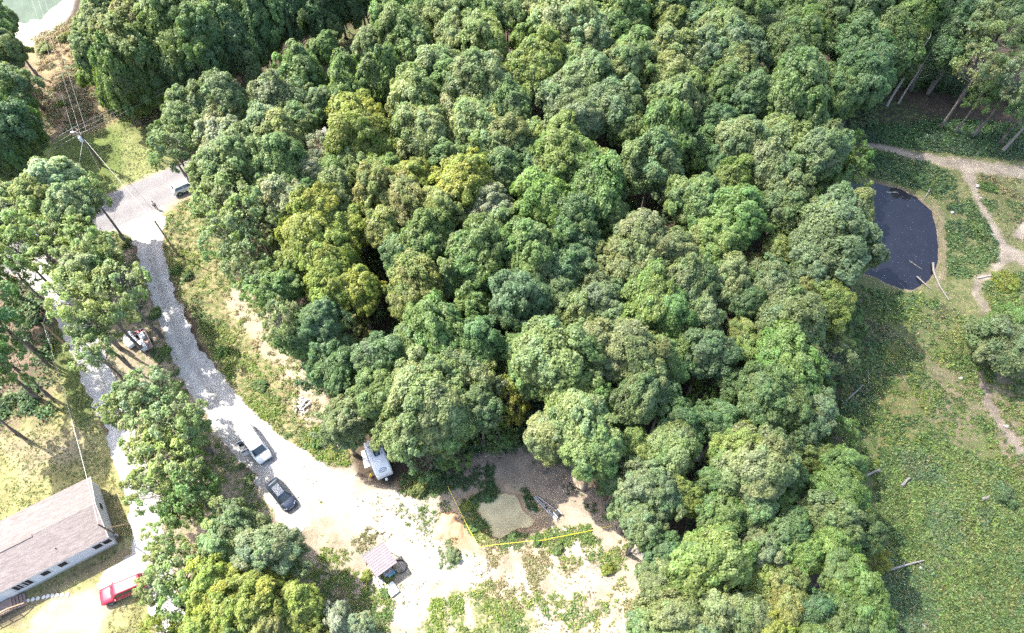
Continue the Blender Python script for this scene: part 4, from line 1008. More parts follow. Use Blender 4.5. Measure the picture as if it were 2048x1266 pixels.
MB().tube([(-1.2, -1.1, 2.35), (1.2, -1.1, 2.35)], .06, 8).build('awning_roll', M['galv'], camper)
for s in (1, -1): wheel(camper, -.3, s * 1.0, .33, .2); MB().box((-.3, s * 1.06, .72), (.9, .05, .10)).build('fender', M['trim'], camper)
# oval emblem: a ring with slanted strokes, on the sloping nose
def nose(u, v):  # u across, v up the slope: from (x 2.15, z 2.0) to (1.75, z 2.42)
    return (2.13 - .40 * v + .02, u, 2.02 + .42 * v + .02)
em = MB(); em.tube([nose(.46 * math.cos(2 * math.pi * k / 28), .5 + .42 * math.sin(2 * math.pi * k / 28)) for k in range(29)], .022, 5); em.build('emblem_ring', M['black'], camper)
em = MB()
for k, u in enumerate((-.30, -.22, -.13, -.03, .07, .15, .24, .31)):
    a = .5 - .13 + .05 * (k % 2); em.tube([nose(u, a), nose(u + .05, a + .14 + .06 * ((k + 1) % 3)), nose(u + .09, a + .02)], .013, 4)
em.build('emblem_lettering', M['black'], camper)
tg = MB().tube([(2.2, .75, .5), (3.35, 0, .5)], .05, 6); tg.tube([(2.2, -.75, .5), (3.35, 0, .5)], .05, 6); tg.tube([(3.3, 0, .5), (3.6, 0, .5)], .06, 6); tg.build('tongue', M['black'], camper)
MB().lathe([(.001, .55), (.15, .55), (.17, .62), (.17, .88), (.11, .98), (.05, 1.0), (.05, 1.06), (.001, 1.06)], (2.65, 0, 0), 16).build('gas_bottle', M['whitepaint'], camper)
MB().lathe([(.03, 0), (.03, .5), (.08, .5)], (3.3, 0, 0), 8).build('jack', M['galv'], camper)
bk = gxy(742, 953); MBK = MB().lathe([(.001, .0), (.14, .0), (.17, .36), (.18, .37), (.155, .36), (.13, .03), (.001, .03)], (0, 0, 0), 14)
e = empty('bucket', bk, 0, 'yellow bucket on the ground beside the camper', 'bucket'); MBK.build('pail', M['yellow'], e); MB().tube([(.17 * math.cos(a), .02, .36 + .16 * math.sin(a)) for a in np.linspace(0, math.pi, 9)], .008, 5).build('handle', M['galv'], e)
mq = [gxy(722, 903), gxy(735, 899), gxy(742, 932), gxy(730, 937)]
mm = MB(); mm.panel([(q[0], q[1], q[2] + .015) for q in mq[::-1]], .025); tag(mm.build('ground_mat', M['mat'], None), 'pale rectangular mat on the ground along the camper', 'mat')

# utility trailer under the tall tree, loaded with totes, a red machine and oddments
ta, tb = at(276, 660, .6), at(296, 702, .6)
tang = math.atan2(tb[1] - ta[1], tb[0] - ta[0]); tl = gxy(286, 681, .6)
tr = empty('utility_trailer', tl, tang, 'open utility trailer under the tall tree between the two gravel drives', 'trailer')
MB().box((0, 0, .52), (3.5, 1.5, .07)).build('bed', M['deckwood'], tr)
for s in (1, -1): MB().box((0, s * .77, .66), (3.5, .05, .24)).build('side_rail', M['boards'], tr); wheel(tr, .3, s * .88, .30, .18)
MB().box((-1.76, 0, .66), (.05, 1.5, .24)).build('front_rail', M['boards'], tr)
MB().tube([(-1.75, 0, .48), (-2.9, 0, .48)], .05, 6).build('drawbar', M['black'], tr)
def local(root_loc, ang, x, y, z): return (root_loc[0] + x * math.cos(ang) - y * math.sin(ang), root_loc[1] + x * math.sin(ang) + y * math.cos(ang), root_loc[2] + z)
for x, y, s, lab in ((-.55, .2, (.85, .62, .5), 'white tote behind the red machine on the trailer'), (.55, -.25, (.75, .65, .5), 'white tote in the middle of the loaded trailer'), (1.3, -.2, (.85, .75, .5), 'white tote at the rear end of the loaded trailer')):
    t_ = empty('tote', local(tl, tang, x, y, .556), tang + .1, lab, 'tote', 'totes on the utility trailer')
    MB().loft([rrect(-s[0] / 2 * .9, s[0] / 2 * .9, s[1] / 2 * .9, .06, 0), rrect(-s[0] / 2, s[0] / 2, s[1] / 2, .08, s[2])], (True, False)).build('bin', M['trim'], t_)
    MB().loft([rrect(-s[0] / 2 - .03, s[0] / 2 + .03, s[1] / 2 + .03, .08, s[2]), rrect(-s[0] / 2 - .03, s[0] / 2 + .03, s[1] / 2 + .03, .08, s[2] + .05), rrect(-s[0] / 2 + .05, s[0] / 2 - .05, s[1] / 2 - .05, .06, s[2] + .07)], (True, True)).build('lid', M['trim'], t_)
mw = empty('tiller', local(tl, tang, -1.25, .15, .556), tang + 1.2, 'small red motor tiller at the front of the loaded trailer', 'machine')
MB().loft([rrect(-.35, .3, .22, .06, .22), rrect(-.38, .34, .26, .08, .42), rrect(-.25, .22, .18, .06, .58)], (True, True)).build('hood', M['red'], mw)
MB().lathe([(.001, 0), (.09, 0), (.09, .22), (.001, .22)], (.0, .0, .55), 10).build('engine_cap', M['black'], mw)
MB().tube([(-.3, .18, .45), (-.75, .22, .85), (-.95, .22, .88)], .02, 6).tube([(-.3, -.18, .45), (-.75, -.22, .85), (-.95, -.22, .88)], .02, 6).build('handlebar', M['black'], mw)
for s in (1, -1): wheel(mw, 0, s * .30, .2, .14)
pn = empty('bucket', local(tl, tang, -.95, -.45, .556), 0, 'small dark bucket beside the red machine on the trailer', 'bucket')
MB().lathe([(.001, 0), (.13, 0), (.16, .3), (.14, .3), (.12, .03), (.001, .03)], (0, 0, 0), 12).build('pail', M['black'], pn)
# white cart next to the trailer
ca = gxy(262, 683, .5); cart = empty('box_cart', ca, tang + .25, 'white flat-topped cart beside the loaded utility trailer', 'cart')
MB().loft([rrect(-.85, .85, .70, .08, .35), rrect(-.9, .9, .75, .1, .95), rrect(-.82, .82, .68, .1, 1.0)], (True, True)).build('body', M['trim'], cart)
MB().box((-.25, .0, 1.02), (.05, 1.3, .03)).build('lid_seam', M['galv'], cart)
MB().box((-1.2, .35, .62), (.5, .9, .05)).build('side_shelf', M['trim'], cart)
for s in (1, -1): wheel(cart, .35, s * .72, .24, .14)
MB().tube([(.9, 0, .4), (1.5, 0, .3)], .03, 6).build('handle', M['black'], cart)

# ------------------------------------------------------------------ the white house
def shingle_mat():
    m, n, out = mat_new('shingles'); L = n.links.new
    b = n.nodes.new('ShaderNodeBsdfPrincipled'); b.inputs['Roughness'].default_value = .8; b.inputs['Specular IOR Level'].default_value = .08
    tc = n.nodes.new('ShaderNodeTexCoord'); mp = n.nodes.new('ShaderNodeMapping'); mp.inputs['Scale'].default_value = (.7, 3.2, 3.2)
    L(tc.outputs['Object'], mp.inputs['Vector'])
    ns = n.nodes.new('ShaderNodeTexNoise'); ns.inputs['Scale'].default_value = 1.6; ns.inputs['Detail'].default_value = 7; ns.inputs['Roughness'].default_value = .7
    L(mp.outputs[0], ns.inputs['Vector'])
    rp = n.nodes.new('ShaderNodeValToRGB'); e = rp.color_ramp.elements
    e[0].position = .32; e[0].color = (.115, .096, .09, 1); e[1].position = .68; e[1].color = (.205, .178, .168, 1)
    L(ns.outputs['Fac'], rp.inputs['Fac']); L(rp.outputs['Color'], b.inputs['Base Color']); L(b.outputs[0], out.inputs[0])
    return m
M['shingle'] = shingle_mat()
HL, HD = 20.0, 7.7
house = empty('house', (HOUSE_O[0], HOUSE_O[1], 0), HOUSE_A, 'long white single-storey house with a pale shingled gable roof beside the lane', 'house')
EZ, RZ, FZ = 3.0, 3.85, .5
MB().box((HL / 2, -HD / 2, FZ / 2 - .1), (HL - .1, HD - .1, FZ + .2)).build('skirting', M['concrete'], house)
w = MB(); w.add([(0, 0, FZ), (HL, 0, FZ), (HL, -HD, FZ), (0, -HD, FZ), (0, 0, EZ), (HL, 0, EZ), (HL, -HD, EZ), (0, -HD, EZ), (0, -HD / 2, RZ - .06), (HL, -HD / 2, RZ - .06)],
      [(0, 4, 5, 1), (2, 6, 7, 3), (0, 3, 7, 8, 4), (1, 5, 9, 6, 2)])
w.build('wall', M['siding'], house)
sd = MB()
for k in range(1, 13): sd.box((HL / 2, .006, FZ + k * .178), (HL, .014, .012)); sd.box((-.006, -HD / 2, FZ + k * .178), (.014, HD, .012))
sd.build('siding_laps', M['trim'], house)
OV = .2
for s in (0, 1):
    y0 = OV if s == 0 else -HD - OV; y1 = -HD / 2
    z0 = EZ - .06 - .0; slope = (RZ - EZ) / (HD / 2); z0 = EZ - OV * slope + .03; z1 = RZ + .03
    q = [(-OV, y0, z0), (HL + OV, y0, z0), (HL + OV, y1, z1), (-OV, y1, z1)]
    if s == 0: q = [q[1], q[0], q[3], q[2]]
    r = MB().panel(q, .07); r.build('roof_slope', M['shingle'], house)
    f = MB().box((HL / 2, y0 + (.012 if s == 0 else -.012), z0 - .03), (HL + 2 * OV, .03, .14)); f.build('eave_board', M['trim'], house)
for s in (0, 1):
    ang = math.atan2(RZ - EZ, HD / 2); ln = math.hypot(HD / 2 + OV, (HD / 2 + OV) * math.tan(ang))
    yc = (OV - HD / 2) / 2 if s == 0 else (-HD - OV - HD / 2) / 2
    zc = (RZ + EZ - OV * math.tan(ang)) / 2 + .02
    MB().box((-OV - .015, yc, zc), (.03, ln, .16), rx=(-ang if s == 0 else ang)).build('gable_board', M['trim'], house)
MB().box((HL / 2 + 3.2, -HD / 2, RZ + .12), (HL - 7.0, .34, .07)).build('ridge_vent', M['shingle'], house)
MB().tube([(5.0, -1.35, 3.2), (5.0, -1.35, 3.62)], .06, 8).build('vent_pipe', M['black'], house)
def house_window(u, wd, z0, z1, gable=False, split=True):
    if gable:
        o = MB(); y = u
        for a, b in ((y - wd / 2 - .04, z0), ): pass
        o.box((-.03, y, z0 - .03), (.06, wd + .16, .06)); o.box((-.03, y, z1 + .03), (.06, wd + .16, .06)); o.box((-.03, y - wd / 2 - .04, (z0 + z1) / 2), (.06, .07, z1 - z0)); o.box((-.03, y + wd / 2 + .04, (z0 + z1) / 2), (.06, .07, z1 - z0))
        f = o.build('window', M['trim'], house); MB().box((-.012, y, (z0 + z1) / 2), (.03, wd, z1 - z0)).build('pane', M['winglass'], f)
        return
    o = MB(); o.box((u, .03, z0 - .03), (wd + .16, .06, .06)); o.box((u, .03, z1 + .03), (wd + .16, .06, .06))
    for s in (-1, 1): o.box((u + s * (wd / 2 + .04), .03, (z0 + z1) / 2), (.07, .06, z1 - z0))
    if split: o.box((u, .025, (z0 + z1) / 2), (.04, .05, z1 - z0))
    f = o.build('window', M['trim'], house)
    for s in (-1, 1) if split else (0,):
        MB().box((u + s * wd * .25 if split else u, .012, (z0 + z1) / 2), (wd / 2 - .04 if split else wd, .03, z1 - z0)).build('pane', M['winglass'], f)
def front_u(px, py):
    c = at(px, py, 2.0); return house_local(c[0], c[1])[0]
for px, py, wd in ((213.5, 1086.5, .95), (196.5, 1095.5, 1.0), (125.5, 1131.5, .85), (90.7, 1149.2, .85)):
    house_window(front_u(px, py), wd, 1.35, 2.35, split=False)
for px, py in ((53, 1171), (37, 1180)): house_window(front_u(px, py), .95, 1.1, 2.5)
house_window(-5.9 + 1.55, .8, 1.5, 2.35, True)
MB().box((front_u(14, 1190), .02, 1.45), (.95, .05, 2.0)).build('door', M['trim'], house)
ou = front_u(221, 1080)
# front deck with stairs
DU = front_u(30, 1187) + .1
deck = empty('wooden_deck', tuple(Matrix.Translation((HOUSE_O[0], HOUSE_O[1], 0)) @ Matrix.Rotation(HOUSE_A, 4, 'Z') @ Vector((DU, .1, 0))), HOUSE_A, 'brown wooden deck and steps against the front of the white house', 'deck')
for k in range(22): MB().box((1.1 + k * .15, .75, .62), (.14, 1.5, .04)).build('plank', M['deckwood'], deck)
for k in range(4): MB().box((.9 - k * .30, .75, .50 - k * .125), (.29, 1.45, .04)).build('step', M['deckwood'], deck)
st_ = MB()
for y in (.08, 1.42): st_.box((.42, y, .27), (1.3, .05, .22), ry=-.39)
for x in (1.1, 2.6, 4.1):
    for y in (.08, 1.42): st_.box((x, y, .30), (.09, .09, .62))
st_.build('frame', M['deckwood'], deck)
rl = MB()
for x in (-.25, 1.1, 2.2, 3.3, 4.3): rl.box((x, 1.50, (.55 if x < 0 else 1.12)), (.08, .08, .95))
rl.box((2.7, 1.50, 1.60), (3.3, .12, .05)); rl.box((.42, 1.50, 1.27), (1.5, .12, .05), ry=-.45); rl.box((2.7, 1.50, 1.10), (3.3, .05, .05))
rl.build('railing', M['tanwood'], deck)
# stepping stones
rs = random.Random(4)
words_ = ['first', 'second', 'third', 'fourth', 'fifth', 'sixth', 'seventh', 'eighth', 'ninth', 'tenth']
sx, sy = [195, 237, 280, 322, 370, 405, 445, 482, 527, 567], [1112, 1103, 1092, 1083, 1075, 1065, 1058, 1057, 1055, 1053]
for k in range(10):
    c = gxy(sx[k] / 4.22, 940 + sy[k] / 4.22); n = 7; a0 = rs.random()
    ring = [(.24 * rs.uniform(.85, 1.1) * math.cos(a0 + 2 * math.pi * i / n), .24 * rs.uniform(.85, 1.1) * math.sin(a0 + 2 * math.pi * i / n), 0) for i in range(n)]
    o = MB().loft([[(x, y, -.03) for x, y, z in ring], [(x, y, .035) for x, y, z in ring], [(x * .9, y * .9, .05) for x, y, z in ring]], (False, True), False).build('stepping_stone', M['stone'])
    o.location = c; tag(o, '%s stepping stone counted from the deck stairs of the white house' % words_[k], 'stepping stone', 'stepping stones in front of the white house')
slab = gxy(209, 1168); o = MB().box((0, 0, .02), (1.5, .8, .08), rz=math.radians(28)).build('paving_slab', M['concrete']); o.location = slab; tag(o, 'flat brownish slab on the ground before the red car', 'slab')
# meter box on its own short post with the service mast
sp = at(238, 1078)
mast = empty('service_mast', (float(sp[0]), float(sp[1]), 0), HOUSE_A, 'short wooden service pole with meter box at the corner of the house', 'pole')
mast.location = (float(at(236, 1072)[0]) + .25, float(at(236, 1072)[1]) - .1, 0)
MB().tube([(0, 0, -.1), (0, 0, 5.3)], [.12, .09], 9).build('post', M['polewood'], mast)
MB().box((-.05, .26, 1.35), (.42, .22, .65)).build('meter_box', M['galv'], mast, .02); MB().lathe([(.001, .0), (.12, 0), (.12, .10), (.001, .12)], (-.05, .37, 1.45), 12, 'Y').build('meter', M['glass'], mast)
MB().tube([(.0, .13, 1.6), (.0, .13, 5.0), (.05, .2, 5.15)], .035, 6).build('conduit', M['galv'], mast)
MB().tube([(-.05, -.1, 3.2), (-1.25, -.9, .3)], .06, 6).build('brace', M['tanwood'], mast)

# ------------------------------------------------------------------ shed, crate
sq = [at(*p, 2.2) for p in ((765.8, 1086.7), (794.9, 1122.8), (754.6, 1154.8), (726.7, 1114.5))]
sc_ = sum(sq) / 4; sang = math.atan2(sq[0][1] - sq[3][1], sq[0][0] - sq[3][0])
sl = (float(sc_[0]), float(sc_[1]), 0)
shed = empty('open_shed', sl, sang, 'small open shed with a ribbed brown metal roof on the sand', 'shed')
for k in range(3):
    q = [(-1.36, -1.36 + k * .907, 2.16 + (k) * .13), (1.36, -1.36 + k * .907, 2.16 + k * .13), (1.36, -1.36 + (k + 1) * .907 + .02, 2.16 + (k + 1) * .13), (-1.36, -1.36 + (k + 1) * .907 + .02, 2.16 + (k + 1) * .13)]
    MB().panel(q, .012).build('roof_sheet', M['metalroof'], shed)
for k in range(10):
    y = -1.33 + k * .296; z = 2.16 + (y + 1.36) / .907 * .13
    MB().tube([(-1.37, y, z + .022), (1.37, y, z + .022)], .028, 6).build('rib', M['metalroof'], shed)
for x in (-1.15, 1.15):
    for y, z in ((-1.15, 2.16), (1.15, 2.5)): MB().box((x, y, z / 2), (.10, .10, z)).build('post', M['tanwood'], shed)
for x in (-1.15, 1.15): MB().box((x, 0, 2.24), (.07, 2.5, .12), rx=.142).build('rafter', M['tanwood'], shed)
for k in range(8): MB().box((-1.16, -1.0 + k * .30, 1.0), (.03, .27, 1.9)).build('wall_board', M['boards'], shed)
def sloc(x, y, z=0): return local(sl, sang, x, y, z)
bw = empty('board_stack', sloc(-1.55, -.75), sang, 'stack of long white boards along the shed wall', 'boards')
for k in range(9):
    MB().box((-.32 + .11 * k, -.15 * (k % 3), .10 + .07 * (k % 4)), (.10, 2.6 - .22 * (k % 4), .035), rz=.03 * (k % 3 - 1), ry=.15).build('board', M['boards'], bw)
bw = empty('leaning_slats', sloc(-.6, 1.6), sang, 'short white slats leaning in a row on the upper side of the shed', 'slats')
for k in range(12):
    MB().box((-1.1 + k * .17, .12 * (k % 2), .55), (.09, .04, 1.25 + .1 * (k % 3)), rx=-.9).build('slat', M['boards'], bw)
ba = empty('blue_barrel', sloc(.2, -1.45), sang, 'bluish plastic drum lying in the shed shadow', 'drum')
MB().lathe([(.001, -.45), (.26, -.45), (.29, -.38), (.29, .38), (.26, .45), (.001, .45)], (0, 0, .3), 16, 'X').build('drum_body', M['blue'], ba)
MB().lathe([(.30, -.03), (.31, 0), (.30, .03)], (0.15, 0, .3), 16, 'X').build('hoop', M['black'], ba)
hs = MB()
for k in range(4): hs.tube([((.75 + .03 * k) * math.cos(a), (.75 + .03 * k) * math.sin(a) * .9, .03 + .03 * k) for a in np.linspace(0, 2 * math.pi, 30)], .02, 5)
o = hs.build('hose_coil', M['black']); o.location = sloc(1.35, -1.35, .02); tag(o, 'black coiled hose on the ground at the shed corner', 'hose')
gb = empty('grey_bin', sloc(-.1, -1.15), sang, 'grey bin under the shed eave by the drum', 'bin'); MB().loft([rrect(-.45, .45, .25, .05, 0), rrect(-.5, .5, .3, .06, .6), rrect(-.47, .47, .28, .06, .66)], (True, True)).build('bin_body', M['galv'], gb); MB().box((0, .0, .67), (.5, .06, .03)).build('handle', M['black'], gb)
cq = at(784, 1178, .3); cr_ = empty('slatted_crate', (float(cq[0]), float(cq[1]), 0), sang + .02, 'pale slatted crate lid lying on the sand south of the shed', 'crate')
for k in range(7): MB().box((0, -.57 + k * .19, .30), (1.05, .165, .04)).build('slat', M['trim'], cr_)
for x in (-.5, .5): MB().box((x, 0, .15), (.05, 1.3, .26)).build('side', M['trim'], cr_)
for y in (-.66, .66): MB().box((0, y, .15), (1.05, .04, .26)).build('end', M['trim'], cr_)
MB().box((.22, .12, .335), (.24, .09, .03)).build('handle_slot', M['black'], cr_)

# ------------------------------------------------------------------ poles and lines
def toppt(px, py, z): q = at(px, py, z); return tuple(map(float, q))
b1 = gxy(205, 332); P1H = 7.6
tall = empty('utility_pole', b1, 0, 'tall dark power pole with a transformer and three lines on the mown grass', 'utility pole')
MB().tube([(0, 0, -.1), (0, 0, P1H)], [.17, .12], 10).build('post', M['polewood'], tall)
rowd = at(735, 45)[:2] - at(480, 190)[:2]; rowd = rowd / np.linalg.norm(rowd); rown = np.array([-rowd[1], rowd[0]])
upd = at(80, 20)[:2] - at(157, 262)[:2]; upd = upd / np.linalg.norm(upd)
ca_ = math.atan2(rowd[1], rowd[0])
MB().box((0, 0, P1H - .25), (.10, 2.2, .12), rz=ca_).build('crossarm', M['polewood'], tall)
MB().box((0, .14, P1H - .75), (.10, 2.2, .12), rz=math.atan2(upd[1], upd[0])).build('crossarm', M['polewood'], tall)
tx = local((0, 0, 0), 0, -.36, .12, 0)
MB().lathe([(.001, 5.5), (.26, 5.5), (.28, 5.6), (.28, 6.35), (.22, 6.45), (.001, 6.48)], (-.30, -.25, 0), 16).build('transformer', M['lens'], tall)
MB().lathe([(.04, 6.45), (.06, 6.55), (.04, 6.65), (.06, 6.75), (.001, 6.8)], (-.30, -.25, 0), 10).build('bushing', M['porcelain'], tall)
lm = MB().tube([(0, 0, 6.9), (-.7, .1, 7.15), (-1.0, .1, 7.1)], .03, 6); lm.box((-1.15, .1, 7.08), (.45, .22, .12)); lm.build('street_light', M['galv'], tall)
base1 = np.array([b1[0], b1[1]])
ins = MB(); tops = []
for k in (-1, 0, 1):
    c = rown * k * .95; ins.lathe([(.03, 0), (.06, .05), (.04, .10), (.06, .15), (.001, .2)], (c[0], c[1], P1H - .18), 8); tops.append((b1[0] + c[0], b1[1] + c[1], P1H + .02))
ins.build('insulator', M['porcelain'], tall)
def sag(a, b, s, n=14): return [tuple(np.array(a) * (1 - t) + np.array(b) * t + np.array([0, 0, -4 * s * t * (1 - t)])) for t in np.linspace(0, 1, n)]
def wire(pts, r, label, mat='wire', grp=None, name='power_line'):
    return tag(MB().tube(pts, r, 4, False).build(name, M[mat]), label, 'cable', grp)
names3 = ['northernmost of the three power lines', 'middle one of the three power lines', 'southernmost of the three power lines']
for k in range(3):
    a = np.array(tops[2 - k]); e1 = a + np.array([*(rowd * 150), 1.5]); e0 = a - np.array([*(rowd * 70), 0])
    wire(sag(tuple(e0), tuple(a), .5), .011, names3[k] + ' running left from the tall power pole', grp='power lines along the cut strip')
    wire(sag(tuple(a), tuple(e1), 2.2, 22), .011, names3[k] + ' running up right past the wood', grp='power lines along the cut strip')
un = np.array([-upd[1], upd[0]])
for k, nm in ((-1, 'left'), (0, 'middle'), (1, 'right')):
    a = np.array([b1[0] + un[0] * k * .9, b1[1] + un[1] * k * .9 + .1, P1H - .6]); e1 = np.array([*(a[:2] + upd * 95 + un * k * .2), P1H + .5])
    wire(sag(tuple(a), tuple(e1), .8, 16),   .013, '%s one of three lines crossing toward the green pond' % nm, grp='lines from the tall pole to the green pond')
b2 = gxy(356, 511); P2H = 7.9
bare = empty('utility_pole', b2, 0, 'bare brown wooden pole beside the mouth of the gravel driveway', 'utility pole')
MB().tube([(0, 0, -.1), (-.1, .05, P2H)], [.15, .10], 10).build('post', M['tanwood'], bare); MB().box((-.1, .16, P2H - .4), (.06, .10, .22)).build('bracket', M['galv'], bare)
b3 = gxy(137, 695); P3H = 6.4
tanp = empty('utility_pole', b3, 0, 'tan wooden pole on shaded grass left of the lane', 'utility pole')
MB().tube([(0, 0, -.1), (0, 0, P3H)], [.15, .11], 10).build('post', M['tanwood'], tanp); MB().box((0, .13, P3H - .3), (.06, .10, .2)).build('bracket', M['galv'], tanp)
top1 = (b1[0], b1[1], P1H - 1.6)
t2 = (b2[0] - .1, b2[1] + .05, P2H - .3); t3 = (b3[0], b3[1], P3H - .25); t4 = (mast.location.x, mast.location.y, 5.2)
wire(sag(top1, t2, .25), .022, 'bright cable from the tall power pole across the paved road', 'guy')
wire(sag((top1[0] - .1, top1[1], top1[2] - .1), t3, .7, 20), .022, 'bright twisted cable from the tall pole over the trees to the tan pole', 'guy')
wire(sag(t3, t4, .6, 16), .022, 'pale twisted cable from the tan pole to the house roof corner', 'guy')
gp = gxy(214, 369); wire([(b1[0], b1[1], 6.2), (gp[0], gp[1], 0)], .022, 'thin stay wire anchored in the grass south of the tall pole', 'guy', name='stay_wire')
a = np.array([b1[0], b1[1], 6.2]); e = np.array([gp[0], gp[1], .05]); tag(MB().tube([tuple(e + (a - e) * .03 + np.array([.06, 0, 0])), tuple(e + (a - e) * .34 + np.array([.06, 0, 0]))], .045, 6).build('stay_guard', M['yellow']), 'yellow plastic guard on the stay wire of the tall pole', 'guard')
gp = gxy(106, 704); g0 = np.array([b3[0], b3[1], 5.6]); ge = np.array([gp[0], gp[1], .05])
wire([tuple(g0), tuple(ge)], .02, 'stay wire of the tan pole', 'guy', name='stay_wire')['label'] = 'stay wire anchored in shaded grass beside the tan pole'
tag(MB().tube([tuple(ge + np.array([.05, 0, 0])), tuple(ge + (g0 - ge) * .3 + np.array([.05, 0, 0]))], .045, 6).build('stay_guard', M['yellow']), 'yellow guard on the stay wire by the tan pole', 'guard')

# ------------------------------------------------------------------ the person on the road
fp = gxy(313.5, 418)
per = empty('person', fp, math.radians(-60), 'person in a pale shirt and dark trousers standing on the road', 'person')
def skin_body(name, verts, edges, rad, mat, parent, root=0, levels=2):
    me = bpy.data.meshes.new(name); me.from_pydata(verts, edges, []); me.materials.append(mat)
    o = link(name, me, parent)
    md = o.modifiers.new('skin', 'SKIN'); md.use_smooth_shade = True
    for i, r in enumerate(rad): me.skin_vertices[0].data[i].radius = r if isinstance(r, tuple) else (r, r)
    me.skin_vertices[0].data[root].use_root = True
    s = o.modifiers.new('sub', 'SUBSURF'); s.levels = levels; s.render_levels = levels
    return o
BV = [(0, 0, .95), (0, 0, 1.15), (0, 0, 1.38), (.0, 0, 1.48), (.02, 0, 1.55), (.03, 0, 1.68), (.02, 0, 1.74),
      (.0, .09, .90), (.05, .11, .50), (.0, .12, .09), (.13, .13, .03), (.0, -.09, .90), (-.06, -.10, .50), (-.12, -.11, .09), (.01, -.12, .03),
      (0, .17, 1.40), (.0, .24, 1.12), (.10, .24, .90), (.14, .23, .80), (0, -.17, 1.40), (.0, -.24, 1.12), (.10, -.24, .90), (.14, -.23, .80)]
BE = [(0, 1), (1, 2), (2, 3), (3, 4), (4, 5), (5, 6), (0, 7), (7, 8), (8, 9), (9, 10), (0, 11), (11, 12), (12, 13), (13, 14), (2, 15), (15, 16), (16, 17), (17, 18), (2, 19), (19, 20), (20, 21), (21, 22)]
BR = [(.11, .14), (.10, .14), (.10, .15), .06, .06, .095, .07, .085, .06, .045, .035, .085, .06, .045, .035, .06, .045, .035, .03, .06, .045, .035, .03]
skin_body('body', BV, BE, BR, M['skin'], per)
SV = [(0, 0, .92), (0, 0, 1.15), (0, 0, 1.38), (0, 0, 1.45), (0, .17, 1.40), (0, .245, 1.16), (0, -.17, 1.40), (0, -.245, 1.16)]
skin_body('shirt', SV, [(0, 1), (1, 2), (2, 3), (2, 4), (4, 5), (2, 6), (6, 7)], [(.13, .165), (.125, .165), (.125, .175), .075, .08, .065, .08, .065], M['cloth'], per, 1)
TV = [(0, 0, .96), (0, .09, .88), (.05, .11, .50), (.0, .12, .12), (0, -.09, .88), (-.06, -.10, .50), (-.12, -.11, .12)]
skin_body('trousers', TV, [(0, 1), (1, 2), (2, 3), (0, 4), (4, 5), (5, 6)], [(.125, .155), .10, .078, .06, .10, .078, .06], M['trousers'], per)
MB().lathe([(.001, 1.79), (.06, 1.785), (.10, 1.75), (.115, 1.69), (.105, 1.63)], (.015, 0, 0), 12).build('hair', M['hair'], per)
for s in (1, -1): MB().lathe([(.001, -.012), (.014, 0), (.001, .012)], (.115, s * .035, 1.68), 6).build('eye', M['black'], per)
MB().box((.125, 0, 1.65), (.035, .025, .04)).build('nose', M['skin'], per)
for x, y in ((.05, .13), (-.06, -.12)): MB().box((x, y, .04), (.26, .10, .08)).build('shoe', M['black'], per, .02)

# ------------------------------------------------------------------ logs, rocks, heaps
def log(p0, p1, r, label, mat='deadwood', z0=.08, z1=.08, bend=.0, stub=2, seed=1, name='log', cat='log', grp='fallen logs of the clearings'):
    rs = random.Random(seed)
    a = Vector(at(*p0)); b = Vector(at(*p1)); a.z += z0 + r; b.z += z1 + r
    d = b - a; n = Vector((-d.y, d.x, 0)).normalized()
    pts = [a + d * t + n * bend * math.sin(t * 3.14) + Vector((rs.uniform(-1, 1), rs.uniform(-1, 1), 0)) * r * .5 for t in (0, .2, .42, .63, .82, 1)]
    root = empty(name, tuple(a), 0, label, cat, grp)
    pts = [p - a for p in pts]
    MB().tube(pts, [r * k for k in (1.15, 1.05, .95, .85, .72, .5)], 8).build('trunk', M[mat], root)
    for k in range(stub):
        i = rs.randint(1, 4); q = pts[i]; e = q + n * rs.choice((-1, 1)) * rs.uniform(.3, .9) + Vector((0, 0, rs.uniform(.1, .5))) + d.normalized() * rs.uniform(.2, .6)
        MB().tube([q, e], [r * .4, r * .12], 5).build('branch', M[mat], root)
    return root
log((1866, 526), (1896, 601), .14, 'long curved silver log from the dark pond up its south bank', bend=-.5, stub=1, seed=2, z0=-.2)
log((1835, 552), (1861, 580), .09, 'short straight silver log at the south edge of the dark pond', stub=0, seed=3, z0=-.2)
log((1954, 557), (1987, 551), .07, 'white stick on the sandy path right of the dark pond', 'boards', stub=0, seed=4)
log((1772, 1143), (1843, 1122), .13, 'long grey log in the undergrowth of the lower right clearing', stub=2, seed=5, z0=.2, z1=.35)
log((1716, 960), (1758, 941), .15, 'grey log at the forest edge in the middle of the clearing', stub=1, seed=6, z0=.2, z1=.3)
log((1800, 972), (1818, 957), .17, 'short thick grey log on the clearing right of the forest edge log', stub=0, seed=7, z0=.15, z1=.25)
log((1963, 1001), (1977, 992), .17, 'short pale log beside the dark round bush', 'deadwood', stub=0, seed=8, z0=.1)
log((1757, 1069), (1778, 1060), .10, 'small grey log at the forest edge above the long log', stub=0, seed=9, z0=.2)
log((1690, 803), (1722, 775), .09, 'thin leaning pale trunk at the right forest edge', stub=0, seed=10, z0=.1, z1=.6)
log((1842, 1249), (1857, 1262), .08, 'thin grey log at the bottom edge of the clearing', stub=1, seed=11, z0=.2)
log((1770, 712), (1818, 780), .06, 'thin grey root trailing down the clearing slope', stub=1, seed=12, bend=.4)
log((1735, 735), (1733, 772), .05, 'short upright grey stick by the right forest edge', stub=0, seed=13, z1=.6)
log((1857, 382), (1845, 404), .06, 'forked grey branch poking from the dark pond', stub=1, seed=14, z0=.5, z1=-.3)
log((1774, 382), (1797, 382), .04, 'thin pale stick floating at the top of the dark pond', 'boards', stub=0, seed=15, z0=-.32, z1=-.32)
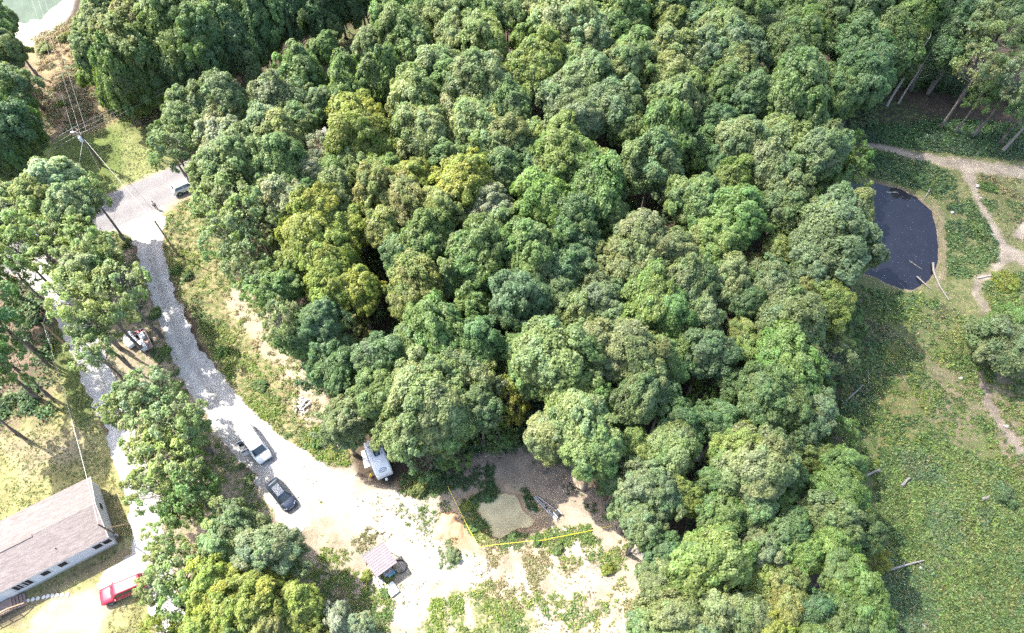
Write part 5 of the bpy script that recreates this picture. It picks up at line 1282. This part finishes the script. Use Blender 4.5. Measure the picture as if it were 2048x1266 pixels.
log((1821, 520), (1847, 537), .04, 'thin dark stick floating in the lower dark pond', stub=0, seed=16, z0=-.3, z1=-.3)
log((656, 853), (681, 901), .15, 'weathered white log lying at the forest edge left of the camper', 'deadwood', stub=1, seed=17)
log((436, 985), (455, 1008), .08, 'short pale log in the bushes left of the dark blue car', stub=0, seed=18)
log((488, 838), (505, 858), .05, 'thin pale pole on the gravel behind the white van', 'boards', stub=0, seed=19, name='loose_pole', cat='pole')
log((1258, 1107), (1274, 1096), .10, 'grey log leaning at the edge of the sand by the stumps', stub=1, seed=20)
log((960, 1150), (985, 1135), .03, 'thin stick on open pale sand below the yellow line', 'deadwood', stub=0, seed=21)
for i, (px, py, r, lab) in enumerate(((1277, 1102, .32, 'left one of two grey stumps at the right edge of the sand'), (1288, 1106, .42, 'right one of two grey stumps at the right edge of the sand'))):
    c = gxy(px, py); s = empty('tree_stump', c, i * 2.0, lab, 'stump', 'stumps at the edge of the sand')
    MB().tube([(0, 0, -.1), (.02, 0, .12), (.05, .02, .5)], [r * 1.4, r * 1.05, r * .9], 10).build('stem', M['deadwood'], s)
    rt2 = MB()
    for k in range(5): a = k * 1.26 + i; rt2.tube([(0, 0, .15), (r * 1.5 * math.cos(a), r * 1.5 * math.sin(a), .05), (r * 2.3 * math.cos(a + .2), r * 2.3 * math.sin(a + .2), -.05)], [r * .35, r * .25, .03], 6)
    rt2.build('roots', M['deadwood'], s)
def rock(px, py, r, label, mat='rock', seed=1, grp='pale rocks of the right clearing'):
    rs = np.random.default_rng(seed); c = gxy(px, py)
    rings = []
    for z, k in ((-.3, .8), (.15, 1.0), (.5, .85), (.72, .45)):
        rings.append([(r * k * (1 + .25 * rs.uniform(-1, 1)) * math.cos(a), r * k * .8 * (1 + .25 * rs.uniform(-1, 1)) * math.sin(a), r * z * (1 + .1 * rs.uniform(-1, 1))) for a in np.linspace(0, 2 * math.pi, 9)[:-1]])
    o = MB().loft(rings, (True, True), False).build('rock', M[mat]); o.location = c; return tag(o, label, 'rock', grp)
rock(1954, 373, .42, 'white rock under the sandy path at upper right', seed=1); rock(1904, 426, .30, 'pale rock right of the dark pond', seed=2); rock(1984, 470, .22, 'small white rock beside the narrow sandy track', seed=3)
rock(1962, 397, .24, 'small rock below the larger white rock', seed=4); rock(1921, 757, .3, 'pale rock in the undergrowth left of the lone round tree', seed=5); rock(2012, 853, .3, 'white rock on the pale track at the right edge', seed=6); rock(1840, 1136, .25, 'small grey rock just below the long grey log', seed=8)
rock(897, 1046, .2, 'white stone on top of the clay heap', seed=7, grp=None)

def heap(name, px, py, rx, ry, h, mat, label, cat, seed, rz=0.0):
    n = 36; g = np.linspace(-1, 1, n); X, Y = np.meshgrid(g, g); r = np.sqrt(X ** 2 + Y ** 2); c = gxy(px, py)
    a = np.arctan2(Y, X); edge = 1 + .18 * np.sin(a * 3 + seed) + .10 * np.sin(a * 7 + seed * 2)
    Z = h * np.clip(1 - (r / (.86 * edge)) ** 1.6, -.25, 1) * (.75 + .5 * fbm(X * 3 + seed, Y * 3, 1.0, seed)); Z = np.where(Z < 0, -.12, Z)
    I = np.arange(n * n).reshape(n, n); F = np.stack([I[:-1, :-1], I[:-1, 1:], I[1:, 1:], I[1:, :-1]], -1).reshape(-1, 4)
    o = link(name, np_mesh(name, np.stack([X.ravel() * rx, Y.ravel() * ry, Z.ravel()], 1), F, mat, None, True)); o.location = c; o.rotation_euler = (0, 0, rz)
    return tag(o, label, cat)
heap('clay_heap', 896, 1055, 2.0, 1.9, .6, M['clay'], 'low heap of orange clay beside the yellow line', 'dirt heap', 3)
# pile of white scrap wood on the verge
spc = gxy(604, 814); sp_ = empty('scrap_pile', spc, 0, 'heap of whitish scrap boards on the verge above the white van', 'scrap heap')
for k in range(34):
    a = R_.uniform(0, 6.28); r = R_.uniform(0, 1.25)
    MB().box((r * math.cos(a), r * math.sin(a), .10 + (1.4 - r) * R_.uniform(.05, .32)), (R_.uniform(.4, 1.1), R_.uniform(.07, .16), .04), rz=R_.uniform(0, 3.1), ry=R_.uniform(-.35, .35)).build('board', M['boards'], sp_)
# heap of cut twigs at the forest edge
bp_ = MB(); rb_ = random.Random(8)
for k in range(420):
    a = rb_.uniform(0, 6.28); r = abs(rb_.gauss(0, 1.0)); c = (1.9 * r * math.cos(a) * .8, 1.5 * r * math.sin(a) * .8, max(.05, .7 - .35 * r + rb_.uniform(-.2, .2)))
    t = rb_.uniform(0, 6.28); l = rb_.uniform(.3, .9); e = (c[0] + l * math.cos(t), c[1] + l * math.sin(t), c[2] + rb_.uniform(-.25, .25)); bp_.tube([c, e], [.022, .008], 3, False)
o = bp_.build('brush_heap', M['brush']); o.location = gxy(1192, 968); tag(o, 'heap of brown brushwood under the trees right of the murky pond', 'brush heap')
# grey pipe frame by the murky pond
q0 = at(1072, 991); q1 = at(1114, 1040); fa = math.atan2(q1[1] - q0[1], q1[0] - q0[0]); fl = float(np.linalg.norm(q1 - q0)); fc = (q0 + q1) / 2
fr = empty('pipe_frame', (float(fc[0]), float(fc[1]), 0), fa, 'grey metal pipe frame with a winch lying by the murky pond', 'pipe frame')
for y0, y1, x0, x1 in ((-.35, -.12, -.5, .55), (-.15, .02, -.5, .5), (.02, .75, -.48, .42)): MB().tube([(x0 * fl, y0, .14), (x1 * fl, y1, .22)], .07, 8).build('pipe', M['galv'], fr)
MB().box((.36 * fl, .45, .30), (.6, .75, .25)).build('winch', M['black'], fr, .02)
for y in (.15, .8): MB().box((.38 * fl, y, .40), (.8, .10, .18)).build('bracket', M['galv'], fr)
MB().tube([(-.1 * fl, -.3, .2), (-.1 * fl, .35, .22)], .05, 6).build('cross_pipe', M['galv'], fr); MB().box((0.02 * fl, -.08, .26), (.25, .14, .12)).build('clamp', M['black'], fr)
for (a, b, lab) in (((1104, 1052), (1109, 1066), 'short white board near the lower end of the pipe frame'), ((1124, 1055), (1137, 1066), 'white board right of the lower end of the pipe frame'), ((1015, 1096), (1038, 1092), 'thin white board on sand beside the yellow line')):
    qa, qb = at(*a), at(*b); c = (qa + qb) / 2; o = MB().box((0, 0, .06), (float(np.linalg.norm(qb - qa)), .24, .04), rz=math.atan2(qb[1] - qa[1], qb[0] - qa[0])).build('board', M['trim']); o.location = (float(c[0]), float(c[1]), 0); tag(o, lab, 'board', 'loose white boards by the murky pond')
# yellow marking line on stakes round the murky pond
yl = [(896, 975), (915, 1014), (936, 1056), (958, 1097), (988, 1092), (1018, 1089), (1052, 1085), (1085, 1083), (1112, 1077), (1160, 1068), (1222, 1054)]
yp = [gxy(*p) for p in yl]; yroot = empty('marking_line', yp[3], 0, 'yellow tape strung on stakes around two sides of the murky pond', 'tape')
for k, p in enumerate(yp):
    d = [p[i] - yp[3][i] for i in range(3)]
    if k % 2 == 1 or k in (0, 10): MB().tube([(d[0], d[1], -.1), (d[0], d[1], .62)], .025, 5).build('stake', M['tanwood'], yroot)
tp = MB()
for (a, b) in zip(yp[:-1], yp[1:]):
    for (u, v) in zip(sag(a, b, .05, 5)[:-1], sag(a, b, .05, 5)[1:]):
        A_ = Vector(u) - Vector(yp[3]); B_ = Vector(v) - Vector(yp[3]); n = (B_ - A_).cross(Vector((0, 0, 1)))  .normalized() * .022
        tp.add([A_ + n + Vector((0, 0, .50)), B_ + n + Vector((0, 0, .50)), B_ - n + Vector((0, 0, .53)), A_ - n + Vector((0, 0, .53))], [(0, 1, 2, 3)])
tp.build('tape', M['yellow'], yroot)
# leaning dead tree in the wood and bare trunks at the upper right
def bare(p0, h, lean, r, label, mat, seed, br=6, grp=None, name='dead_tree'):
    c = gxy(*p0); rs = random.Random(seed); root = empty(name, c, 0, label, 'tree', grp)
    pts = [(lean[0] * t ** 1.3 * h, lean[1] * t ** 1.3 * h, h * t - .1) for t in (0, .15, .35, .55, .75, .9, 1)]
    MB().tube(pts, [r * k for k in (1.4, 1.05, .9, .75, .55, .35, .15)], 8).build('trunk', M[mat], root)
    for k in range(br):
        i = rs.randint(3, 6); q = Vector(pts[i]); a = rs.uniform(0, 6.28); l = rs.uniform(.8, 2.4); m = q + Vector((math.cos(a), math.sin(a), .6)) * l * .5; e = q + Vector((math.cos(a + .3), math.sin(a + .3), .8)) * l
        MB().tube([q, m, e], [r * .3, r * .2, r * .06], 5).build('limb', M[mat], root)
    return root
bare((748, 668), 9.0, (-.32, .12), .13, 'leaning dead tree with bare pale limbs among the yellow-green crowns', 'deadwood', 3, 9)
bare((1773, 212), 13, (.06, .02), .17, 'left pale bare trunk in the dark gap at upper right', 'palebark', 4, 3, 'bare pale trunks at the upper right', 'bare_tree')
bare((1796, 207), 10, (.05, .02), .13, 'right pale bare trunk in the dark gap at upper right', 'palebark', 5, 2, 'bare pale trunks at the upper right', 'bare_tree')
bare((2006, 301), 8, (.14, .05), .24, 'thick grey dead trunk on the bank at the upper right edge', 'deadwood', 6, 7)

# ------------------------------------------------------------------ the cloud that shades the right of the place
def cloud():
    m, n, out = mat_new('cloud_vapour')
    t = n.nodes.new('ShaderNodeBsdfTransparent'); t.inputs[0].default_value = (1, 1, 1, 1)
    d = n.nodes.new('ShaderNodeBsdfDiffuse'); d.inputs[0].default_value = (.9, .9, .9, 1)
    tr = n.nodes.new('ShaderNodeBsdfTranslucent'); tr.inputs[0].default_value = (.9, .9, .9, 1)
    a = n.nodes.new('ShaderNodeMixShader'); a.inputs[0].default_value = .5
    s = n.nodes.new('ShaderNodeMixShader'); s.inputs[0].default_value = .11
    n.links.new(d.outputs[0], a.inputs[1]); n.links.new(tr.outputs[0], a.inputs[2])
    n.links.new(t.outputs[0], s.inputs[1]); n.links.new(a.outputs[0], s.inputs[2]); n.links.new(s.outputs[0], out.inputs[0])
    rs = random.Random(21); mb = MB()
    hgt = 620.0; k = hgt / SUN_DIR.z
    off = Vector((SUN_DIR.x * k, SUN_DIR.y * k, hgt))
    for i in range(135):
        gy_ = rs.uniform(-130, 300); gx_ = rs.uniform(45 if gy_ < 62 else 56, 300); r = rs.uniform(26, 42) * (1 + .25 * (gx_ > 130))
        c = Vector((gx_, gy_, 0)) + off + Vector((0, 0, rs.uniform(-8, 14)))
        rings = []
        for z, q in ((-.5, .25), (-.42, .75), (-.2, .97), (.15, .9), (.4, .6), (.52, .2)):
            rings.append([(c.x + r * q * math.cos(a_) * rs.uniform(.92, 1.08), c.y + r * q * math.sin(a_) * rs.uniform(.92, 1.08), c.z + r * z * .7) for a_ in np.linspace(0, 2 * math.pi, 15)[:-1]])
        mb.loft(rings, (True, True))
    tag(mb.build('cloud', m), 'white cloud passing over the clearing', 'cloud', kind='stuff')
cloud()

# ------------------------------------------------------------------ labels of the trees
MARKS = [('the dark pond', 1800, 470), ('the murky pond', 1010, 1030), ('the camper trailer', 755, 925), ('the white van', 507, 885), ('the dark blue car', 565, 985), ('the white house', 110, 1080),
         ('the red car', 245, 1180), ('the brown-roofed shed', 760, 1120), ('the tall power pole', 185, 300), ('the white hatchback', 365, 375), ('the green pond', 60, 25), ('the bare driveway pole', 335, 475),
         ('the loaded utility trailer', 287, 680), ('the white-stemmed birch', 1021, 820), ('the upper right path', 1950, 335), ('the grey pipe frame', 1095, 1015),
         ('the long grey log', 1808, 1132), ('the lone round tree', 2012, 692), ('the leaning dead tree', 730, 630), ('the orange-tipped sapling', 551, 478), ('the power lines', 620, 130),
         ('the top middle edge', 1024, 0), ('the middle of the wood', 1200, 450), ('the top right edge', 1450, 0), ('the bottom right edge', 1500, 1266)]
bykey = {}
for i, (root, px, py, tint, rp) in enumerate(TREES):
    m = min(MARKS, key=lambda q: math.hypot(q[1] - px, q[2] - py))
    bykey.setdefault((m[0], tint), []).append((math.hypot(m[1] - px, m[2] - py), i))
ORD = ['nearest', 'second nearest', 'third nearest', 'fourth nearest', 'fifth nearest', 'sixth nearest', 'seventh nearest', 'eighth nearest', 'ninth nearest', 'tenth nearest'] + ['%dth nearest' % k for k in range(11, 40)]
for (mname, tint), lst in bykey.items():
    lst.sort()
    for k, (d, i) in enumerate(lst):
        root, px, py, t, rp = TREES[i]
        size = 'small' if rp < 36 else ('broad' if rp >= 50 else 'medium')
        if (px, py) == (551, 478): lab = 'small orange-tipped sapling at the foot of the yellow-green trees'
        elif (px, py) == (1021, 803): lab = 'yellow-green birch with a thin white stem at the front of the wood'
        elif (px, py) == (2012, 692): lab = 'lone sage-green round tree right of the clearing'
        elif k == 0: lab = '%s leafy tree, the %s tree nearest to %s' % (size, WORD[tint], mname)
        else: lab = '%s tree, %s of %s trees by %s' % (size, ORD[k], WORD[tint], mname)
        grp = 'trees of the wood' if px > 760 or (py > 60 and 380 < px) else 'trees by the road and lanes'
        tag(root, lab, 'tree' if rp >= 34 else 'small tree', grp)
